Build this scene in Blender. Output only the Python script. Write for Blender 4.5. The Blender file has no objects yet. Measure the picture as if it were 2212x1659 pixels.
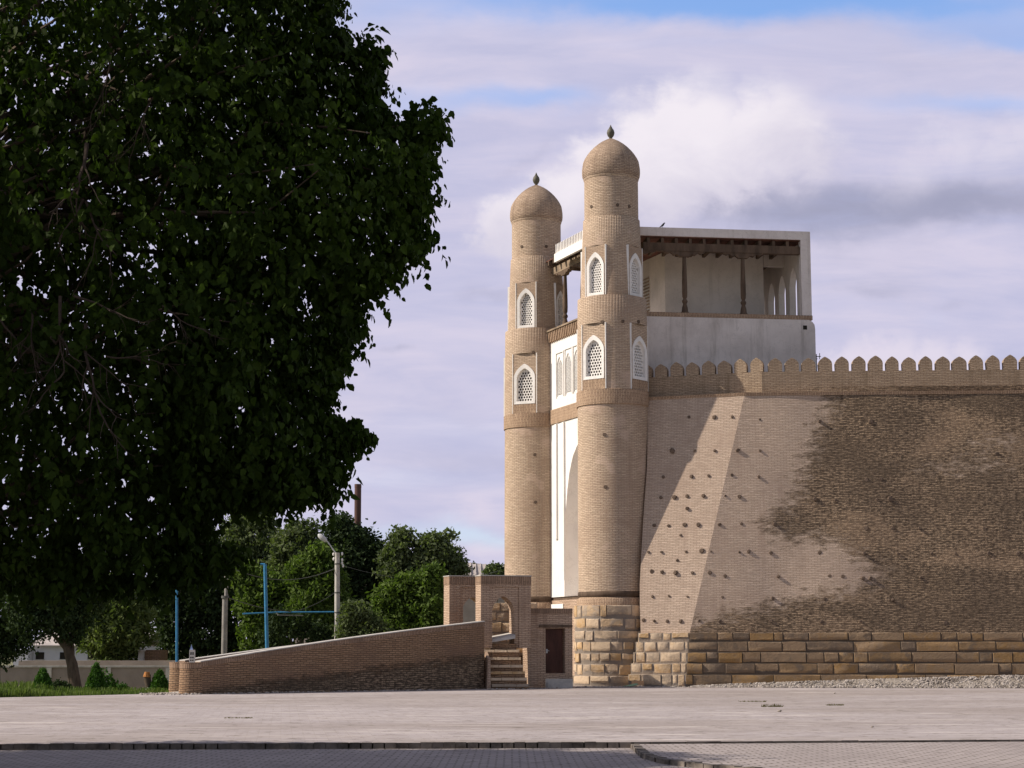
import bpy, math, random
import numpy as np
from mathutils import Vector, Matrix

random.seed(7)
S = bpy.context.scene
COL = S.collection
PI = math.pi
R = math.radians

# ------------------------------------------------------------------ camera
cam_d = bpy.data.cameras.new('camera')
cam = bpy.data.objects.new('camera', cam_d)
COL.objects.link(cam)
EYE = 1.6
PITCH = R(8.117)
cam.location = (0, 0, EYE)
cam.rotation_euler = (R(90) + PITCH, 0, 0)
cam_d.sensor_width = 36
cam_d.lens = 36 * 4000 / 2212
cam_d.clip_start = 0.1
cam_d.clip_end = 6000
S.camera = cam
S.view_settings.view_transform = 'Standard'
S.view_settings.look = 'None'
S.view_settings.gamma = 1
S.view_settings.exposure = 0.24
S.render.engine = 'CYCLES'

# survey helpers: the sight line through a point of the picture (2212 x 1659 grid)
def uv_of(X, Y):
    r = (X - 1106) / 4000
    up = (829.5 - Y) / 4000
    yy = math.cos(PITCH) - up * math.sin(PITCH)
    zz = math.sin(PITCH) + up * math.cos(PITCH)
    return r / yy, zz / yy

def at(X, Y, d):
    u, v = uv_of(X, Y)
    return Vector((u * d, d, EYE + v * d))

def on_plane(X, Y, p, n):
    u, v = uv_of(X, Y)
    d = Vector((u, 1, v))
    o = Vector((0, 0, EYE))
    t = (p - o).dot(n) / d.dot(n)
    return o + d * t

def on_ground(X, Y, z=0.0):
    u, v = uv_of(X, Y)
    d = (z - EYE) / v
    return Vector((u * d, d, z))

# ------------------------------------------------------------------ sun and sky
SUN_EL, SUN_AZ = R(37), R(2.5)
sun_dir = Vector((-math.cos(SUN_AZ) * math.cos(SUN_EL), -math.sin(SUN_AZ) * math.cos(SUN_EL), math.sin(SUN_EL)))
sl = bpy.data.lights.new('sun', 'SUN')
sl.energy = 5.0
sl.angle = R(0.6)
sl.color = (1.0, 0.90, 0.78)
so = bpy.data.objects.new('sun', sl)
COL.objects.link(so)
so.rotation_euler = (-sun_dir).to_track_quat('-Z', 'Y').to_euler()
so.location = (-60, 0, 50)


class NG:
    """small wrapper for writing node graphs"""
    def __init__(s, nt):
        s.nt = nt
    def new(s, t, **kw):
        n = s.nt.nodes.new(t)
        for k, v in kw.items():
            setattr(n, k, v)
        return n
    def put(s, sock, v):
        if isinstance(v, bpy.types.NodeSocket):
            s.nt.links.new(v, sock)
        elif v is not None:
            if hasattr(sock, 'default_value'):
                dv = sock.default_value
                if hasattr(dv, '__len__') and not hasattr(v, '__len__'):
                    v = [v] * len(dv)
                if hasattr(dv, '__len__') and len(dv) == 4 and len(v) == 3:
                    v = (*v, 1)
                sock.default_value = v
    def m(s, op, a, b=None, c=None, clamp=False):
        n = s.new('ShaderNodeMath', operation=op)
        n.use_clamp = clamp
        s.put(n.inputs[0], a)
        if b is not None:
            s.put(n.inputs[1], b)
        if c is not None:
            s.put(n.inputs[2], c)
        return n.outputs[0]
    def mix(s, f, a, b, mode='MIX'):
        n = s.new('ShaderNodeMix', data_type='RGBA', blend_type=mode)
        s.put(n.inputs[0], f)
        s.put(n.inputs[6], a)
        s.put(n.inputs[7], b)
        return n.outputs[2]
    def noise(s, vec, scale, detail=4, rough=0.55, dist=0.0):
        n = s.new('ShaderNodeTexNoise')
        s.put(n.inputs['Vector'], vec)
        n.inputs['Scale'].default_value = scale
        n.inputs['Detail'].default_value = detail
        n.inputs['Roughness'].default_value = rough
        n.inputs['Distortion'].default_value = dist
        return n.outputs['Fac']
    def scalev(s, vec, sc, loc=(0, 0, 0)):
        n = s.new('ShaderNodeMapping')
        s.put(n.inputs['Vector'], vec)
        n.inputs['Scale'].default_value = sc
        n.inputs['Location'].default_value = loc
        return n.outputs[0]
    def ramp(s, f, lo, hi, a=0.0, b=1.0):
        n = s.new('ShaderNodeMapRange')
        n.interpolation_type = 'SMOOTHSTEP'
        s.put(n.inputs[0], f)
        n.inputs[1].default_value = lo
        n.inputs[2].default_value = hi
        n.inputs[3].default_value = a
        n.inputs[4].default_value = b
        return n.outputs[0]


W = bpy.data.worlds.new('World')
S.world = W
W.use_nodes = True
W.node_tree.nodes.clear()
g = NG(W.node_tree)
SKY_STRENGTH = 0.1
sky = g.new('ShaderNodeTexSky', sky_type='NISHITA')
sky.sun_disc = False
sky.sun_elevation = SUN_EL
sky.sun_rotation = R(270) - SUN_AZ
sky.altitude = 200
tc = g.new('ShaderNodeTexCoord')
sep = g.new('ShaderNodeSeparateXYZ')
g.put(sep.inputs[0], tc.outputs['Generated'])
ay = g.m('MAXIMUM', g.m('ABSOLUTE', sep.outputs[1]), 0.25)
su = g.m('DIVIDE', sep.outputs[0], ay)
sv = g.m('DIVIDE', sep.outputs[2], ay)
cmb = g.new('ShaderNodeCombineXYZ')
g.put(cmb.inputs[0], su)
g.put(cmb.inputs[1], sv)
uvv = cmb.outputs[0]
n_big = g.noise(g.scalev(uvv, (1, 1.6, 1)), 9, 6, 0.55)
n_mid = g.noise(g.scalev(uvv, (1, 1.3, 1), (3, 1, 0)), 22, 7, 0.6, 0.3)
n_str = g.noise(g.scalev(uvv, (1.0, 5.5, 1), (0, 7, 0)), 8, 6, 0.6, 0.4)
# warp
wu = g.m('ADD', su, g.m('MULTIPLY', g.m('SUBTRACT', n_mid, 0.5), 0.05))
wv = g.m('ADD', sv, g.m('MULTIPLY', g.m('SUBTRACT', n_big, 0.5), 0.05))

def blob(X, Y, wx, wy, amp, slope=0.0):
    """soft cloud mass at a direction of the sky; sizes in picture grid units"""
    u0, v0 = uv_of(X, Y)
    a, b = wx / 4000, wy / 4000
    du = g.m('SUBTRACT', wu, u0)
    dv = g.m('SUBTRACT', wv, v0)
    if slope:
        dv = g.m('SUBTRACT', dv, g.m('MULTIPLY', du, slope))
    e = g.m('ADD', g.m('POWER', g.m('ABSOLUTE', g.m('DIVIDE', du, a)), 2.0), g.m('POWER', g.m('ABSOLUTE', g.m('DIVIDE', dv, b)), 2.0))
    return g.m('MULTIPLY', g.m('EXPONENT', g.m('MULTIPLY', e, -1.0)), amp)

def total(lst):
    t = lst[0]
    for x in lst[1:]:
        t = g.m('ADD', t, x)
    return t

def lobes_mask(lst, edge=0.10, nz=0.55):
    """billowing cloud outline: union of round lobes with a torn edge"""
    mx_ = None
    for X, Y, r_ in lst:
        u0, v0 = uv_of(X, Y)
        d = g.m('SQRT', g.m('ADD', g.m('POWER', g.m('ABSOLUTE', g.m('SUBTRACT', g.m('ADD', wu, g.m('MULTIPLY', g.m('SUBTRACT', n_fine, 0.5), 0.02)), u0)), 2.0), g.m('POWER', g.m('ABSOLUTE', g.m('SUBTRACT', wv, v0)), 2.0)))
        q = g.m('SUBTRACT', 1.0, g.m('DIVIDE', d, r_ / 4000))
        mx_ = q if mx_ is None else g.m('MAXIMUM', mx_, q)
    q = g.m('ADD', mx_, g.m('MULTIPLY', g.m('SUBTRACT', n_mid, 0.5), nz))
    q = g.m('ADD', q, g.m('MULTIPLY', g.m('SUBTRACT', n_fine, 0.5), nz * 0.5))
    return g.ramp(q, 0.0, edge)
n_fine = g.noise(g.scalev(uvv, (1, 1.2, 1), (8, 3, 0)), 60, 5, 0.6, 0.2)
gap = total([
    blob(1650, -2, 860, 58, 1.5), blob(2250, 70, 300, 34, 0.7), blob(1500, 100, 300, 14, 0.2),
    blob(1010, 222, 270, 40, 0.62, 0.04), blob(1200, 222, 130, 28, 0.36), blob(2130, 225, 200, 38, 0.65), blob(1880, 210, 140, 24, 0.25),
    blob(1030, 1172, 130, 26, 0.5), blob(860, 1150, 220, 30, 0.45), blob(760, 1035, 420, 24, 0.22),
    blob(1020, 930, 300, 60, 0.16), blob(2050, 700, 60, 30, 0.15), blob(-300, 60, 900, 50, 0.9)])
gap = g.m('ADD', gap, g.m('MULTIPLY', g.m('SUBTRACT', n_str, 0.5), 0.50))
gap = g.ramp(gap, -0.02, 1.45)
far = g.m('MAXIMUM', g.ramp(sv, 0.40, 0.62), g.ramp(sep.outputs[1], 0.45, 0.05))
gap = g.m('MAXIMUM', gap, g.m('MULTIPLY', far, g.ramp(n_big, 0.42, 0.60, 0.0, 0.6)))
# soft grey undersides
grey = total([
    blob(1850, 440, 480, 66, 0.85, -0.05), blob(1620, 420, 170, 50, 0.35), blob(2150, 470, 250, 40, 0.40), blob(1850, 560, 420, 60, 0.18),
    blob(1060, 645, 80, 20, 0.40), blob(860, 765, 45, 14, 0.45), blob(1880, 620, 120, 26, 0.38),
    blob(890, 590, 50, 26, 0.25), blob(2080, 665, 50, 16, 0.25), blob(1150, 330, 90, 18, 0.22, 0.6),
    blob(900, 900, 260, 60, 0.22), blob(2000, 120, 200, 60, 0.15), blob(1000, 1000, 300, 30, 0.25)])
grey = g.m('ADD', grey, g.m('MULTIPLY', g.m('SUBTRACT', n_mid, 0.52), 0.5))
grey = g.m('ADD', grey, g.m('MULTIPLY', g.m('SUBTRACT', n_big, 0.5), 0.35))
grey = g.ramp(grey, 0.0, 1.0)
lit = total([
    blob(1050, 285, 170, 40, 0.30), blob(1060, 1110, 70, 40, 0.45), blob(1050, 1198, 60, 18, 0.5), blob(700, 1090, 130, 34, 0.45),
    blob(860, 830, 260, 90, 0.35), blob(2100, 600, 260, 80, 0.15), blob(1000, 480, 200, 60, 0.25), blob(1250, 620, 160, 70, 0.2), blob(1480, 90, 500, 24, 0.18)])
lit = g.m('ADD', lit, g.m('MULTIPLY', g.m('SUBTRACT', n_mid, 0.5), 0.5))
lit = g.ramp(lit, 0.0, 1.0)
base = (0.60, 0.585, 0.77)
cl = g.mix(lit, base, (0.84, 0.74, 0.84))
cl = g.mix(g.m('MULTIPLY', grey, g.m('SUBTRACT', 1.0, g.m('MULTIPLY', lit, 0.6))), cl, (0.37, 0.375, 0.52))
# the big sunlit cumulus right of the near tower, its smaller neighbours
cum1 = lobes_mask([(1690, 300, 170), (1500, 275, 160), (1410, 330, 160), (1620, 285, 150), (1320, 390, 150), (1220, 440, 130), (1720, 330, 150), (1560, 370, 180), (1130, 490, 120), (1450, 430, 160)], 0.62, 0.5)
shade1 = g.ramp(g.m('ADD', g.m('ADD', g.m('MULTIPLY', g.m('SUBTRACT', su, uv_of(1430, 300)[0]), 4.2), g.m('MULTIPLY', g.m('SUBTRACT', uv_of(1430, 300)[1], sv), 12.0)), g.m('MULTIPLY', g.m('SUBTRACT', n_mid, 0.5), 1.0)), -0.15, 0.95)
c1 = g.mix(shade1, (0.92, 0.86, 0.92), (0.58, 0.55, 0.70))
cl = g.mix(g.m('MULTIPLY', cum1, g.ramp(shade1, 1.0, 0.6, 0.15, 0.95)), cl, c1)
cum2 = lobes_mask([(2060, 345, 130), (1960, 390, 110), (2160, 360, 140), (2240, 330, 140)], 0.9, 0.9)
shade2 = g.ramp(g.m('ADD', g.m('MULTIPLY', g.m('SUBTRACT', uv_of(2060, 330)[1], sv), 20.0), g.m('MULTIPLY', g.m('SUBTRACT', n_mid, 0.5), 1.2)), -0.3, 0.9)
cl = g.mix(g.m('MULTIPLY', cum2, 0.5), cl, g.mix(shade2, (0.82, 0.77, 0.87), (0.52, 0.51, 0.66)))
cum3 = lobes_mask([(1860, 795, 80), (1930, 790, 86), (2010, 800, 80), (2090, 810, 75), (1800, 810, 65)], 0.7, 0.8)
cl = g.mix(g.m('MULTIPLY', cum3, 0.6), cl, (0.86, 0.78, 0.87))
gap = g.m('MULTIPLY', gap, g.m('SUBTRACT', 1.0, g.m('MULTIPLY', cum1, 0.9)))
# directions far from the view: unseen grey cloud, added to dim the ambient light
bgs = g.new('ShaderNodeBackground')
skyc = g.mix(1.0, sky.outputs[0], (SKY_STRENGTH * 1.65, SKY_STRENGTH * 1.85, SKY_STRENGTH * 2.25), 'MULTIPLY')
cl = g.mix(g.m('MULTIPLY', g.m('SUBTRACT', 1.0, cum1), g.m('MULTIPLY', g.m('SUBTRACT', 1.0, grey), g.ramp(n_str, 0.45, 0.72, 0, 0.55))), cl, (0.78, 0.70, 0.82))
cl = g.mix(g.m('MULTIPLY', g.m('SUBTRACT', 1.0, cum1), g.ramp(n_str, 0.52, 0.28, 0, 0.45)), cl, (0.45, 0.475, 0.70))
cl = g.mix(far, cl, (0.36, 0.335, 0.35))
fin = g.mix(gap, cl, skyc)
g.put(bgs.inputs['Color'], g.mix(1.0, fin, (0.84 / SKY_STRENGTH,) * 3, 'MULTIPLY'))
bgs.inputs['Strength'].default_value = SKY_STRENGTH
wo = g.new('ShaderNodeOutputWorld')
W.node_tree.links.new(bgs.outputs[0], wo.inputs[0])

# ------------------------------------------------------------------ materials
def new_mat(name, rough=0.85, spec=0.2):
    m = bpy.data.materials.new(name)
    m.use_nodes = True
    g = NG(m.node_tree)
    b = m.node_tree.nodes['Principled BSDF']
    b.inputs['Roughness'].default_value = rough
    b.inputs['Specular IOR Level'].default_value = spec
    return m, g, b

def bump(g, b, h, strength=0.5, dist=0.02):
    n = g.new('ShaderNodeBump')
    n.inputs['Strength'].default_value = strength
    n.inputs['Distance'].default_value = dist
    g.put(n.inputs['Height'], h)
    g.put(b.inputs['Normal'], n.outputs[0])

def uvcoord(g):
    return g.new('ShaderNodeTexCoord').outputs['UV']

def objcoord(g):
    return g.new('ShaderNodeTexCoord').outputs['Object']

def brick_mat(name, c1, c2, mortar, dark, dark_amt=0.5, bw=0.26, rh=0.072, ms=0.012, soldier=False, wear=False, bstr=0.6, patch=None):
    m, g, b = new_mat(name, 0.92, 0.12)
    uv = uvcoord(g)
    wob = g.noise(g.scalev(uv, (1, 1, 1)), 0.9, 2)
    sepn = g.new('ShaderNodeSeparateXYZ')
    g.put(sepn.inputs[0], uv)
    cu = g.m('ADD', sepn.outputs[0], g.m('MULTIPLY', g.noise(uv, 9, 1), 0.02))
    cv = g.m('ADD', sepn.outputs[1], g.m('ADD', g.m('MULTIPLY', g.m('SUBTRACT', wob, 0.5), 0.16), g.m('MULTIPLY', g.m('SUBTRACT', g.noise(uv, 3.5, 2), 0.5), 0.03)))
    cc = g.new('ShaderNodeCombineXYZ')
    if soldier:
        g.put(cc.inputs[0], cv)
        g.put(cc.inputs[1], cu)
    else:
        g.put(cc.inputs[0], cu)
        g.put(cc.inputs[1], cv)
    bt = g.new('ShaderNodeTexBrick')
    g.put(bt.inputs['Vector'], cc.outputs[0])
    bt.inputs['Scale'].default_value = 1
    bt.inputs['Brick Width'].default_value = bw
    bt.inputs['Row Height'].default_value = rh
    bt.inputs['Mortar Size'].default_value = ms
    bt.inputs['Mortar Smooth'].default_value = 0.3
    bt.inputs['Bias'].default_value = 0.0
    g.put(bt.inputs['Color1'], c1)
    g.put(bt.inputs['Color2'], c2)
    g.put(bt.inputs['Mortar'], mortar)
    col = bt.outputs['Color']
    # single bricks and short runs that are paler or darker
    runs = g.noise(g.scalev(uv, (2.4, 13.8, 1) if not soldier else (13.8, 2.4, 1)), 1.0, 3, 0.7)
    col = g.mix(g.ramp(runs, 0.47, 0.70, 0, 0.7), col, tuple(x * 0.55 for x in c1))
    runs2 = g.noise(g.scalev(uv, (2.6, 13.8, 1), (5, 3, 0)), 1.0, 2, 0.6)
    col = g.mix(g.ramp(runs2, 0.55, 0.75, 0, 0.45), col, tuple(min(0.8, x * 1.35) for x in c2))
    big = g.noise(g.scalev(uv, (0.35, 0.5, 1), (9, 2, 0)), 1.0, 6, 0.62, 0.4)
    col = g.mix(g.ramp(big, 0.46, 0.70, 0, dark_amt), col, dark)
    dn = g.noise(g.scalev(uv, (2.4, 0.20, 1), (4, 9, 0)), 1.0, 5, 0.7)
    col = g.mix(g.ramp(dn, 0.50, 0.72, 0, 0.65), col, dark)
    if patch:
        pn = g.noise(g.scalev(uv, (0.6, 0.8, 1), (1, 8, 0)), 1.0, 5, 0.6, 0.3)
        col = g.mix(g.ramp(pn, 0.56, 0.66, 0, 0.55), col, patch)
    hgt = g.m('SUBTRACT', 1.0, bt.outputs['Fac'])
    hgt = g.m('ADD', hgt, g.m('MULTIPLY', g.noise(uv, 16, 3), 0.7))
    hgt = g.m('ADD', hgt, g.m('MULTIPLY', runs, 1.0))
    if wear:
        at_ = g.new('ShaderNodeAttribute')
        at_.attribute_name = 'wear'
        wv_ = at_.outputs['Fac']
        jag = g.noise(g.scalev(uv, (1.7, 4.2, 1), (2, 2, 0)), 1.0, 7, 0.75)
        mask = g.ramp(g.m('ADD', wv_, g.m('MULTIPLY', g.m('SUBTRACT', jag, 0.5), 1.25)), 0.38, 0.66)
        f1 = g.noise(g.scalev(uv, (4.4, 13.2, 1), (7, 7, 0)), 1.0, 2, 0.7)
        f2 = g.noise(g.scalev(uv, (0.22, 0.45, 1), (4, 1, 0)), 1.0, 5, 0.6, 0.5)
        old = g.mix(g.ramp(f1, 0.38, 0.62), (0.105, 0.075, 0.052), (0.43, 0.31, 0.205))
        old = g.mix(g.m('MULTIPLY', bt.outputs['Fac'], 0.85), old, (0.055, 0.042, 0.032))
        old = g.mix(g.ramp(f2, 0.40, 0.68, 0, 0.62), old, (0.11, 0.08, 0.056))
        old = g.mix(g.ramp(f2, 0.48, 0.30, 0, 0.45), old, (0.38, 0.265, 0.175))
        col = g.mix(mask, col, old)
        hgt = g.m('ADD', g.m('MULTIPLY', hgt, g.m('ADD', g.m('MULTIPLY', mask, 1.2), 0.5)), g.m('MULTIPLY', f1, g.m('MULTIPLY', mask, 3.0)))
    g.put(b.inputs['Base Color'], col)
    bump(g, b, hgt, bstr, 0.02)
    return m

def stone_mat(name, tan, ochre, greyc, mortar):
    m, g, b = new_mat(name, 0.9, 0.15)
    a = g.new('ShaderNodeAttribute')
    a.attribute_name = 'tint'
    sp = g.new('ShaderNodeSeparateColor')
    g.put(sp.inputs[0], a.outputs['Color'])
    uv = objcoord(g)
    n1 = g.noise(uv, 3.0, 5, 0.65, 0.3)
    n2 = g.noise(uv, 14.0, 4, 0.7)
    col = g.mix(g.ramp(g.m('ADD', sp.outputs[0], g.m('MULTIPLY', g.m('SUBTRACT', n1, 0.5), 2.2)), 0.3, 1.15), tan, ochre)
    col = g.mix(g.ramp(g.m('ADD', sp.outputs[2], g.m('MULTIPLY', g.m('SUBTRACT', n1, 0.5), 1.6)), 0.5, 1.0), col, greyc)
    col = g.mix(g.ramp(n2, 0.55, 0.8, 0, 0.5), col, tuple(x * 0.5 for x in tan))
    mm = g.m('ADD', sp.outputs[1], g.m('ADD', g.m('MULTIPLY', g.m('SUBTRACT', n2, 0.5), 1.2), g.m('MULTIPLY', g.m('SUBTRACT', g.noise(uv, 1.3, 4, .6), 0.45), 1.2)))
    col = g.mix(g.ramp(mm, 0.45, 0.9), col, mortar)
    g.put(b.inputs['Base Color'], col)
    bump(g, b, g.m('ADD', n1, g.m('MULTIPLY', n2, 0.7)), 0.8, 0.05)
    return m

def plain_mat(name, c, var=0.25, scale=2.0, rough=0.8, bstr=0.2, c2=None, stretch=(1, 1, 1), spec=0.2, drip=0.0):
    m, g, b = new_mat(name, rough, spec)
    oc = g.scalev(objcoord(g), stretch)
    n = g.noise(oc, scale, 6, 0.62, 0.2)
    col = g.mix(g.ramp(n, 0.35, 0.7, 0, 1), c, c2 if c2 else tuple(x * (1 - var) for x in c))
    if drip:
        dn = g.noise(g.scalev(objcoord(g), (2.6, 2.6, 0.22), (3, 1, 5)), 1.0, 5, 0.7)
        col = g.mix(g.ramp(dn, 0.50, 0.72, 0, drip), col, (0.26, 0.22, 0.18))
        cr = g.noise(g.scalev(objcoord(g), (1, 1, 1), (9, 4, 2)), 0.8, 7, 0.75, 1.2)
        col = g.mix(g.ramp(g.m('ABSOLUTE', g.m('SUBTRACT', cr, 0.5)), 0.006, 0.0, 0, 0.45), col, (0.2, 0.17, 0.14))
    g.put(b.inputs['Base Color'], col)
    if bstr:
        bump(g, b, g.noise(oc, scale * 6, 4, 0.6), bstr, 0.02)
    return m

def leaf_mat(name, c, c2, trans=0.25, rough=0.6):
    m = bpy.data.materials.new(name)
    m.use_nodes = True
    nt = m.node_tree
    g = NG(nt)
    nt.nodes.clear()
    geo = g.new('ShaderNodeNewGeometry')
    oi = geo.outputs['Random Per Island']
    n = g.noise(objcoord(g), 0.6, 3)
    f = g.m('ADD', g.m('MULTIPLY', oi, 0.6), g.m('MULTIPLY', g.ramp(n, 0.3, 0.7), 0.4))
    col = g.mix(f, c, c2)
    d = g.new('ShaderNodeBsdfPrincipled')
    g.put(d.inputs['Base Color'], col)
    d.inputs['Roughness'].default_value = rough
    d.inputs['Specular IOR Level'].default_value = 0.04
    t = g.new('ShaderNodeBsdfTranslucent')
    g.put(t.inputs['Color'], g.mix(1.0, col, (1.3, 1.6, 0.5), 'MULTIPLY'))
    mx = g.new('ShaderNodeMixShader')
    mx.inputs[0].default_value = trans
    nt.links.new(d.outputs[0], mx.inputs[1])
    nt.links.new(t.outputs[0], mx.inputs[2])
    o = g.new('ShaderNodeOutputMaterial')
    nt.links.new(mx.outputs[0], o.inputs[0])
    return m

M = {}
M['tower'] = brick_mat('tower_brick', (0.58, 0.45, 0.33), (0.47, 0.36, 0.26), (0.24, 0.165, 0.12), (0.33, 0.235, 0.17), 0.65, patch=(0.54, 0.40, 0.31), ms=0.012)
M['dome'] = brick_mat('dome_brick', (0.50, 0.375, 0.275), (0.38, 0.28, 0.20), (0.17, 0.115, 0.085), (0.17, 0.12, 0.09), 1.0)
M['soldier'] = brick_mat('soldier_brick', (0.42, 0.295, 0.20), (0.49, 0.35, 0.24), (0.19, 0.125, 0.085), (0.27, 0.18, 0.12), 0.5, bw=0.27, rh=0.075, soldier=True)
M['ramp'] = brick_mat('ramp_brick', (0.36, 0.235, 0.145), (0.28, 0.175, 0.105), (0.10, 0.068, 0.048), (0.19, 0.12, 0.085), 0.8, bw=0.27, rh=0.078, ms=0.014, bstr=0.9, wear=True)
M['ramp_soldier'] = brick_mat('ramp_soldier_brick', (0.30, 0.20, 0.14), (0.37, 0.25, 0.17), (0.12, 0.085, 0.06), (0.16, 0.11, 0.08), 0.7, bw=0.5, rh=0.075, soldier=True)
M['gate'] = brick_mat('gateway_brick', (0.55, 0.405, 0.30), (0.46, 0.33, 0.235), (0.20, 0.135, 0.095), (0.26, 0.175, 0.125), 0.45, bw=0.26, rh=0.072)
M['wall'] = brick_mat('wall_brick', (0.58, 0.455, 0.355), (0.48, 0.37, 0.285), (0.30, 0.22, 0.165), (0.36, 0.265, 0.205), 0.5, wear=True, bstr=0.8)
M['parapet'] = brick_mat('parapet_brick', (0.47, 0.355, 0.25), (0.38, 0.28, 0.195), (0.19, 0.135, 0.09), (0.20, 0.145, 0.095), 0.5, wear=True, bstr=0.7)
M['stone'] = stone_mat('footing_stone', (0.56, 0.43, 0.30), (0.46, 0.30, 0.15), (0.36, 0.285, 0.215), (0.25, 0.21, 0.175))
M['stone_dark'] = stone_mat('shaded_dirty_footing_stone', (0.27, 0.19, 0.12), (0.30, 0.185, 0.08), (0.18, 0.135, 0.097), (0.11, 0.088, 0.07))  # darker copy for the long face, its shade and dirt both in the colour
M['white'] = plain_mat('limewash', (0.80, 0.77, 0.73), 0.1, 0.7, 0.9, 0.15, drip=0.12)
M['greywhite'] = plain_mat('weathered_limewash', (0.76, 0.69, 0.64), 0.3, 0.45, 0.9, 0.3, c2=(0.60, 0.535, 0.49), drip=0.4)
M['roomwhite'] = plain_mat('room_limewash', (0.68, 0.61, 0.54), 0.2, 0.5, 0.9, 0.2, drip=0.3)
M['lattice'] = plain_mat('lattice_plaster', (0.80, 0.77, 0.73), 0.12, 3, 0.9, 0.1)
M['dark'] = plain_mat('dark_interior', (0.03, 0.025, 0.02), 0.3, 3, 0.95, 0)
M['wood'] = plain_mat('old_timber', (0.14, 0.095, 0.065), 0.5, 3, 0.85, 0.5, stretch=(1, 1, 0.3))
M['wood_light'] = plain_mat('weathered_timber', (0.30, 0.225, 0.155), 0.5, 2, 0.85, 0.5)
M['board'] = plain_mat('ceiling_board', (0.15, 0.065, 0.045), 0.5, 2.5, 0.85, 0.3)
M['door'] = plain_mat('brown_door_paint', (0.085, 0.035, 0.025), 0.4, 4, 0.6, 0.3, stretch=(1, 1, 0.3))
M['metal'] = plain_mat('pale_metal', (0.55, 0.55, 0.55), 0.2, 8, 0.4, 0)
M['finial'] = plain_mat('glazed_finial', (0.13, 0.12, 0.09), 0.4, 6, 0.6, 0.3)
M['blue'] = plain_mat('blue_paint', (0.05, 0.215, 0.40), 0.3, 5, 0.5, 0.1)
M['concrete'] = plain_mat('concrete_post', (0.50, 0.47, 0.43), 0.25, 2.5, 0.9, 0.2)
M['oldconcrete'] = plain_mat('old_concrete_post', (0.30, 0.28, 0.255), 0.4, 2.5, 0.9, 0.2)
M['fence'] = plain_mat('concrete_fence', (0.33, 0.275, 0.235), 0.2, 0.8, 0.95, 0.3)
M['housewhite'] = plain_mat('white_house_wall', (0.62, 0.61, 0.64), 0.1, 1, 0.9, 0.1)
M['roof'] = plain_mat('sheet_roof', (0.46, 0.41, 0.38), 0.3, 1.2, 0.85, 0.2)
M['rust'] = plain_mat('rusty_steel', (0.115, 0.06, 0.05), 0.5, 1.5, 0.8, 0.2, stretch=(1, 1, 0.15))
M['bark'] = plain_mat('bark', (0.10, 0.075, 0.055), 0.5, 5, 0.95, 0.6, stretch=(1, 1, 0.3))
M['twig'] = plain_mat('grey_twig', (0.07, 0.05, 0.04), 0.4, 5, 0.95, 0.3)
M['beige'] = plain_mat('beige_far_wall', (0.52, 0.42, 0.34), 0.25, 0.6, 0.9, 0.1)
M['wire'] = plain_mat('wire', (0.12, 0.12, 0.11), 0.1, 3, 0.8, 0)
M['bird'] = plain_mat('bird_feathers', (0.02, 0.02, 0.022), 0.3, 9, 0.7, 0)
M['log'] = plain_mat('grey_log', (0.16, 0.115, 0.085), 0.5, 9, 0.95, 0.5)
M['whitewash'] = plain_mat('trunk_whitewash', (0.45, 0.42, 0.38), 0.3, 6, 0.95, 0.3)
M['sawn'] = plain_mat('fresh_cut_wood', (0.45, 0.19, 0.06), 0.4, 6, 0.9, 0.2)
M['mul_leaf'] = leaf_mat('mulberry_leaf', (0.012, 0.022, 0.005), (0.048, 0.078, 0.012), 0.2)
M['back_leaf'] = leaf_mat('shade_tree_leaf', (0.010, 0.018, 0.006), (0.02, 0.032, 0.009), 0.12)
M['leaf_a'] = leaf_mat('dark_leaf', (0.045, 0.062, 0.030), (0.15, 0.18, 0.085), 0.25)
M['leaf_b'] = leaf_mat('bright_leaf', (0.04, 0.07, 0.018), (0.13, 0.18, 0.045), 0.28)
M['leaf_c'] = leaf_mat('willow_leaf', (0.07, 0.10, 0.03), (0.16, 0.19, 0.075), 0.3)
M['leaf_d'] = leaf_mat('deep_leaf', (0.018, 0.030, 0.014), (0.055, 0.080, 0.034), 0.15)
M['conifer'] = leaf_mat('conifer_leaf', (0.03, 0.075, 0.015), (0.075, 0.15, 0.03), 0.2)
M['grass'] = leaf_mat('grass_blade', (0.045, 0.08, 0.02), (0.15, 0.19, 0.055), 0.25)
M['dry'] = leaf_mat('dry_weed', (0.12, 0.11, 0.04), (0.20, 0.17, 0.07), 0.2)

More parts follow.
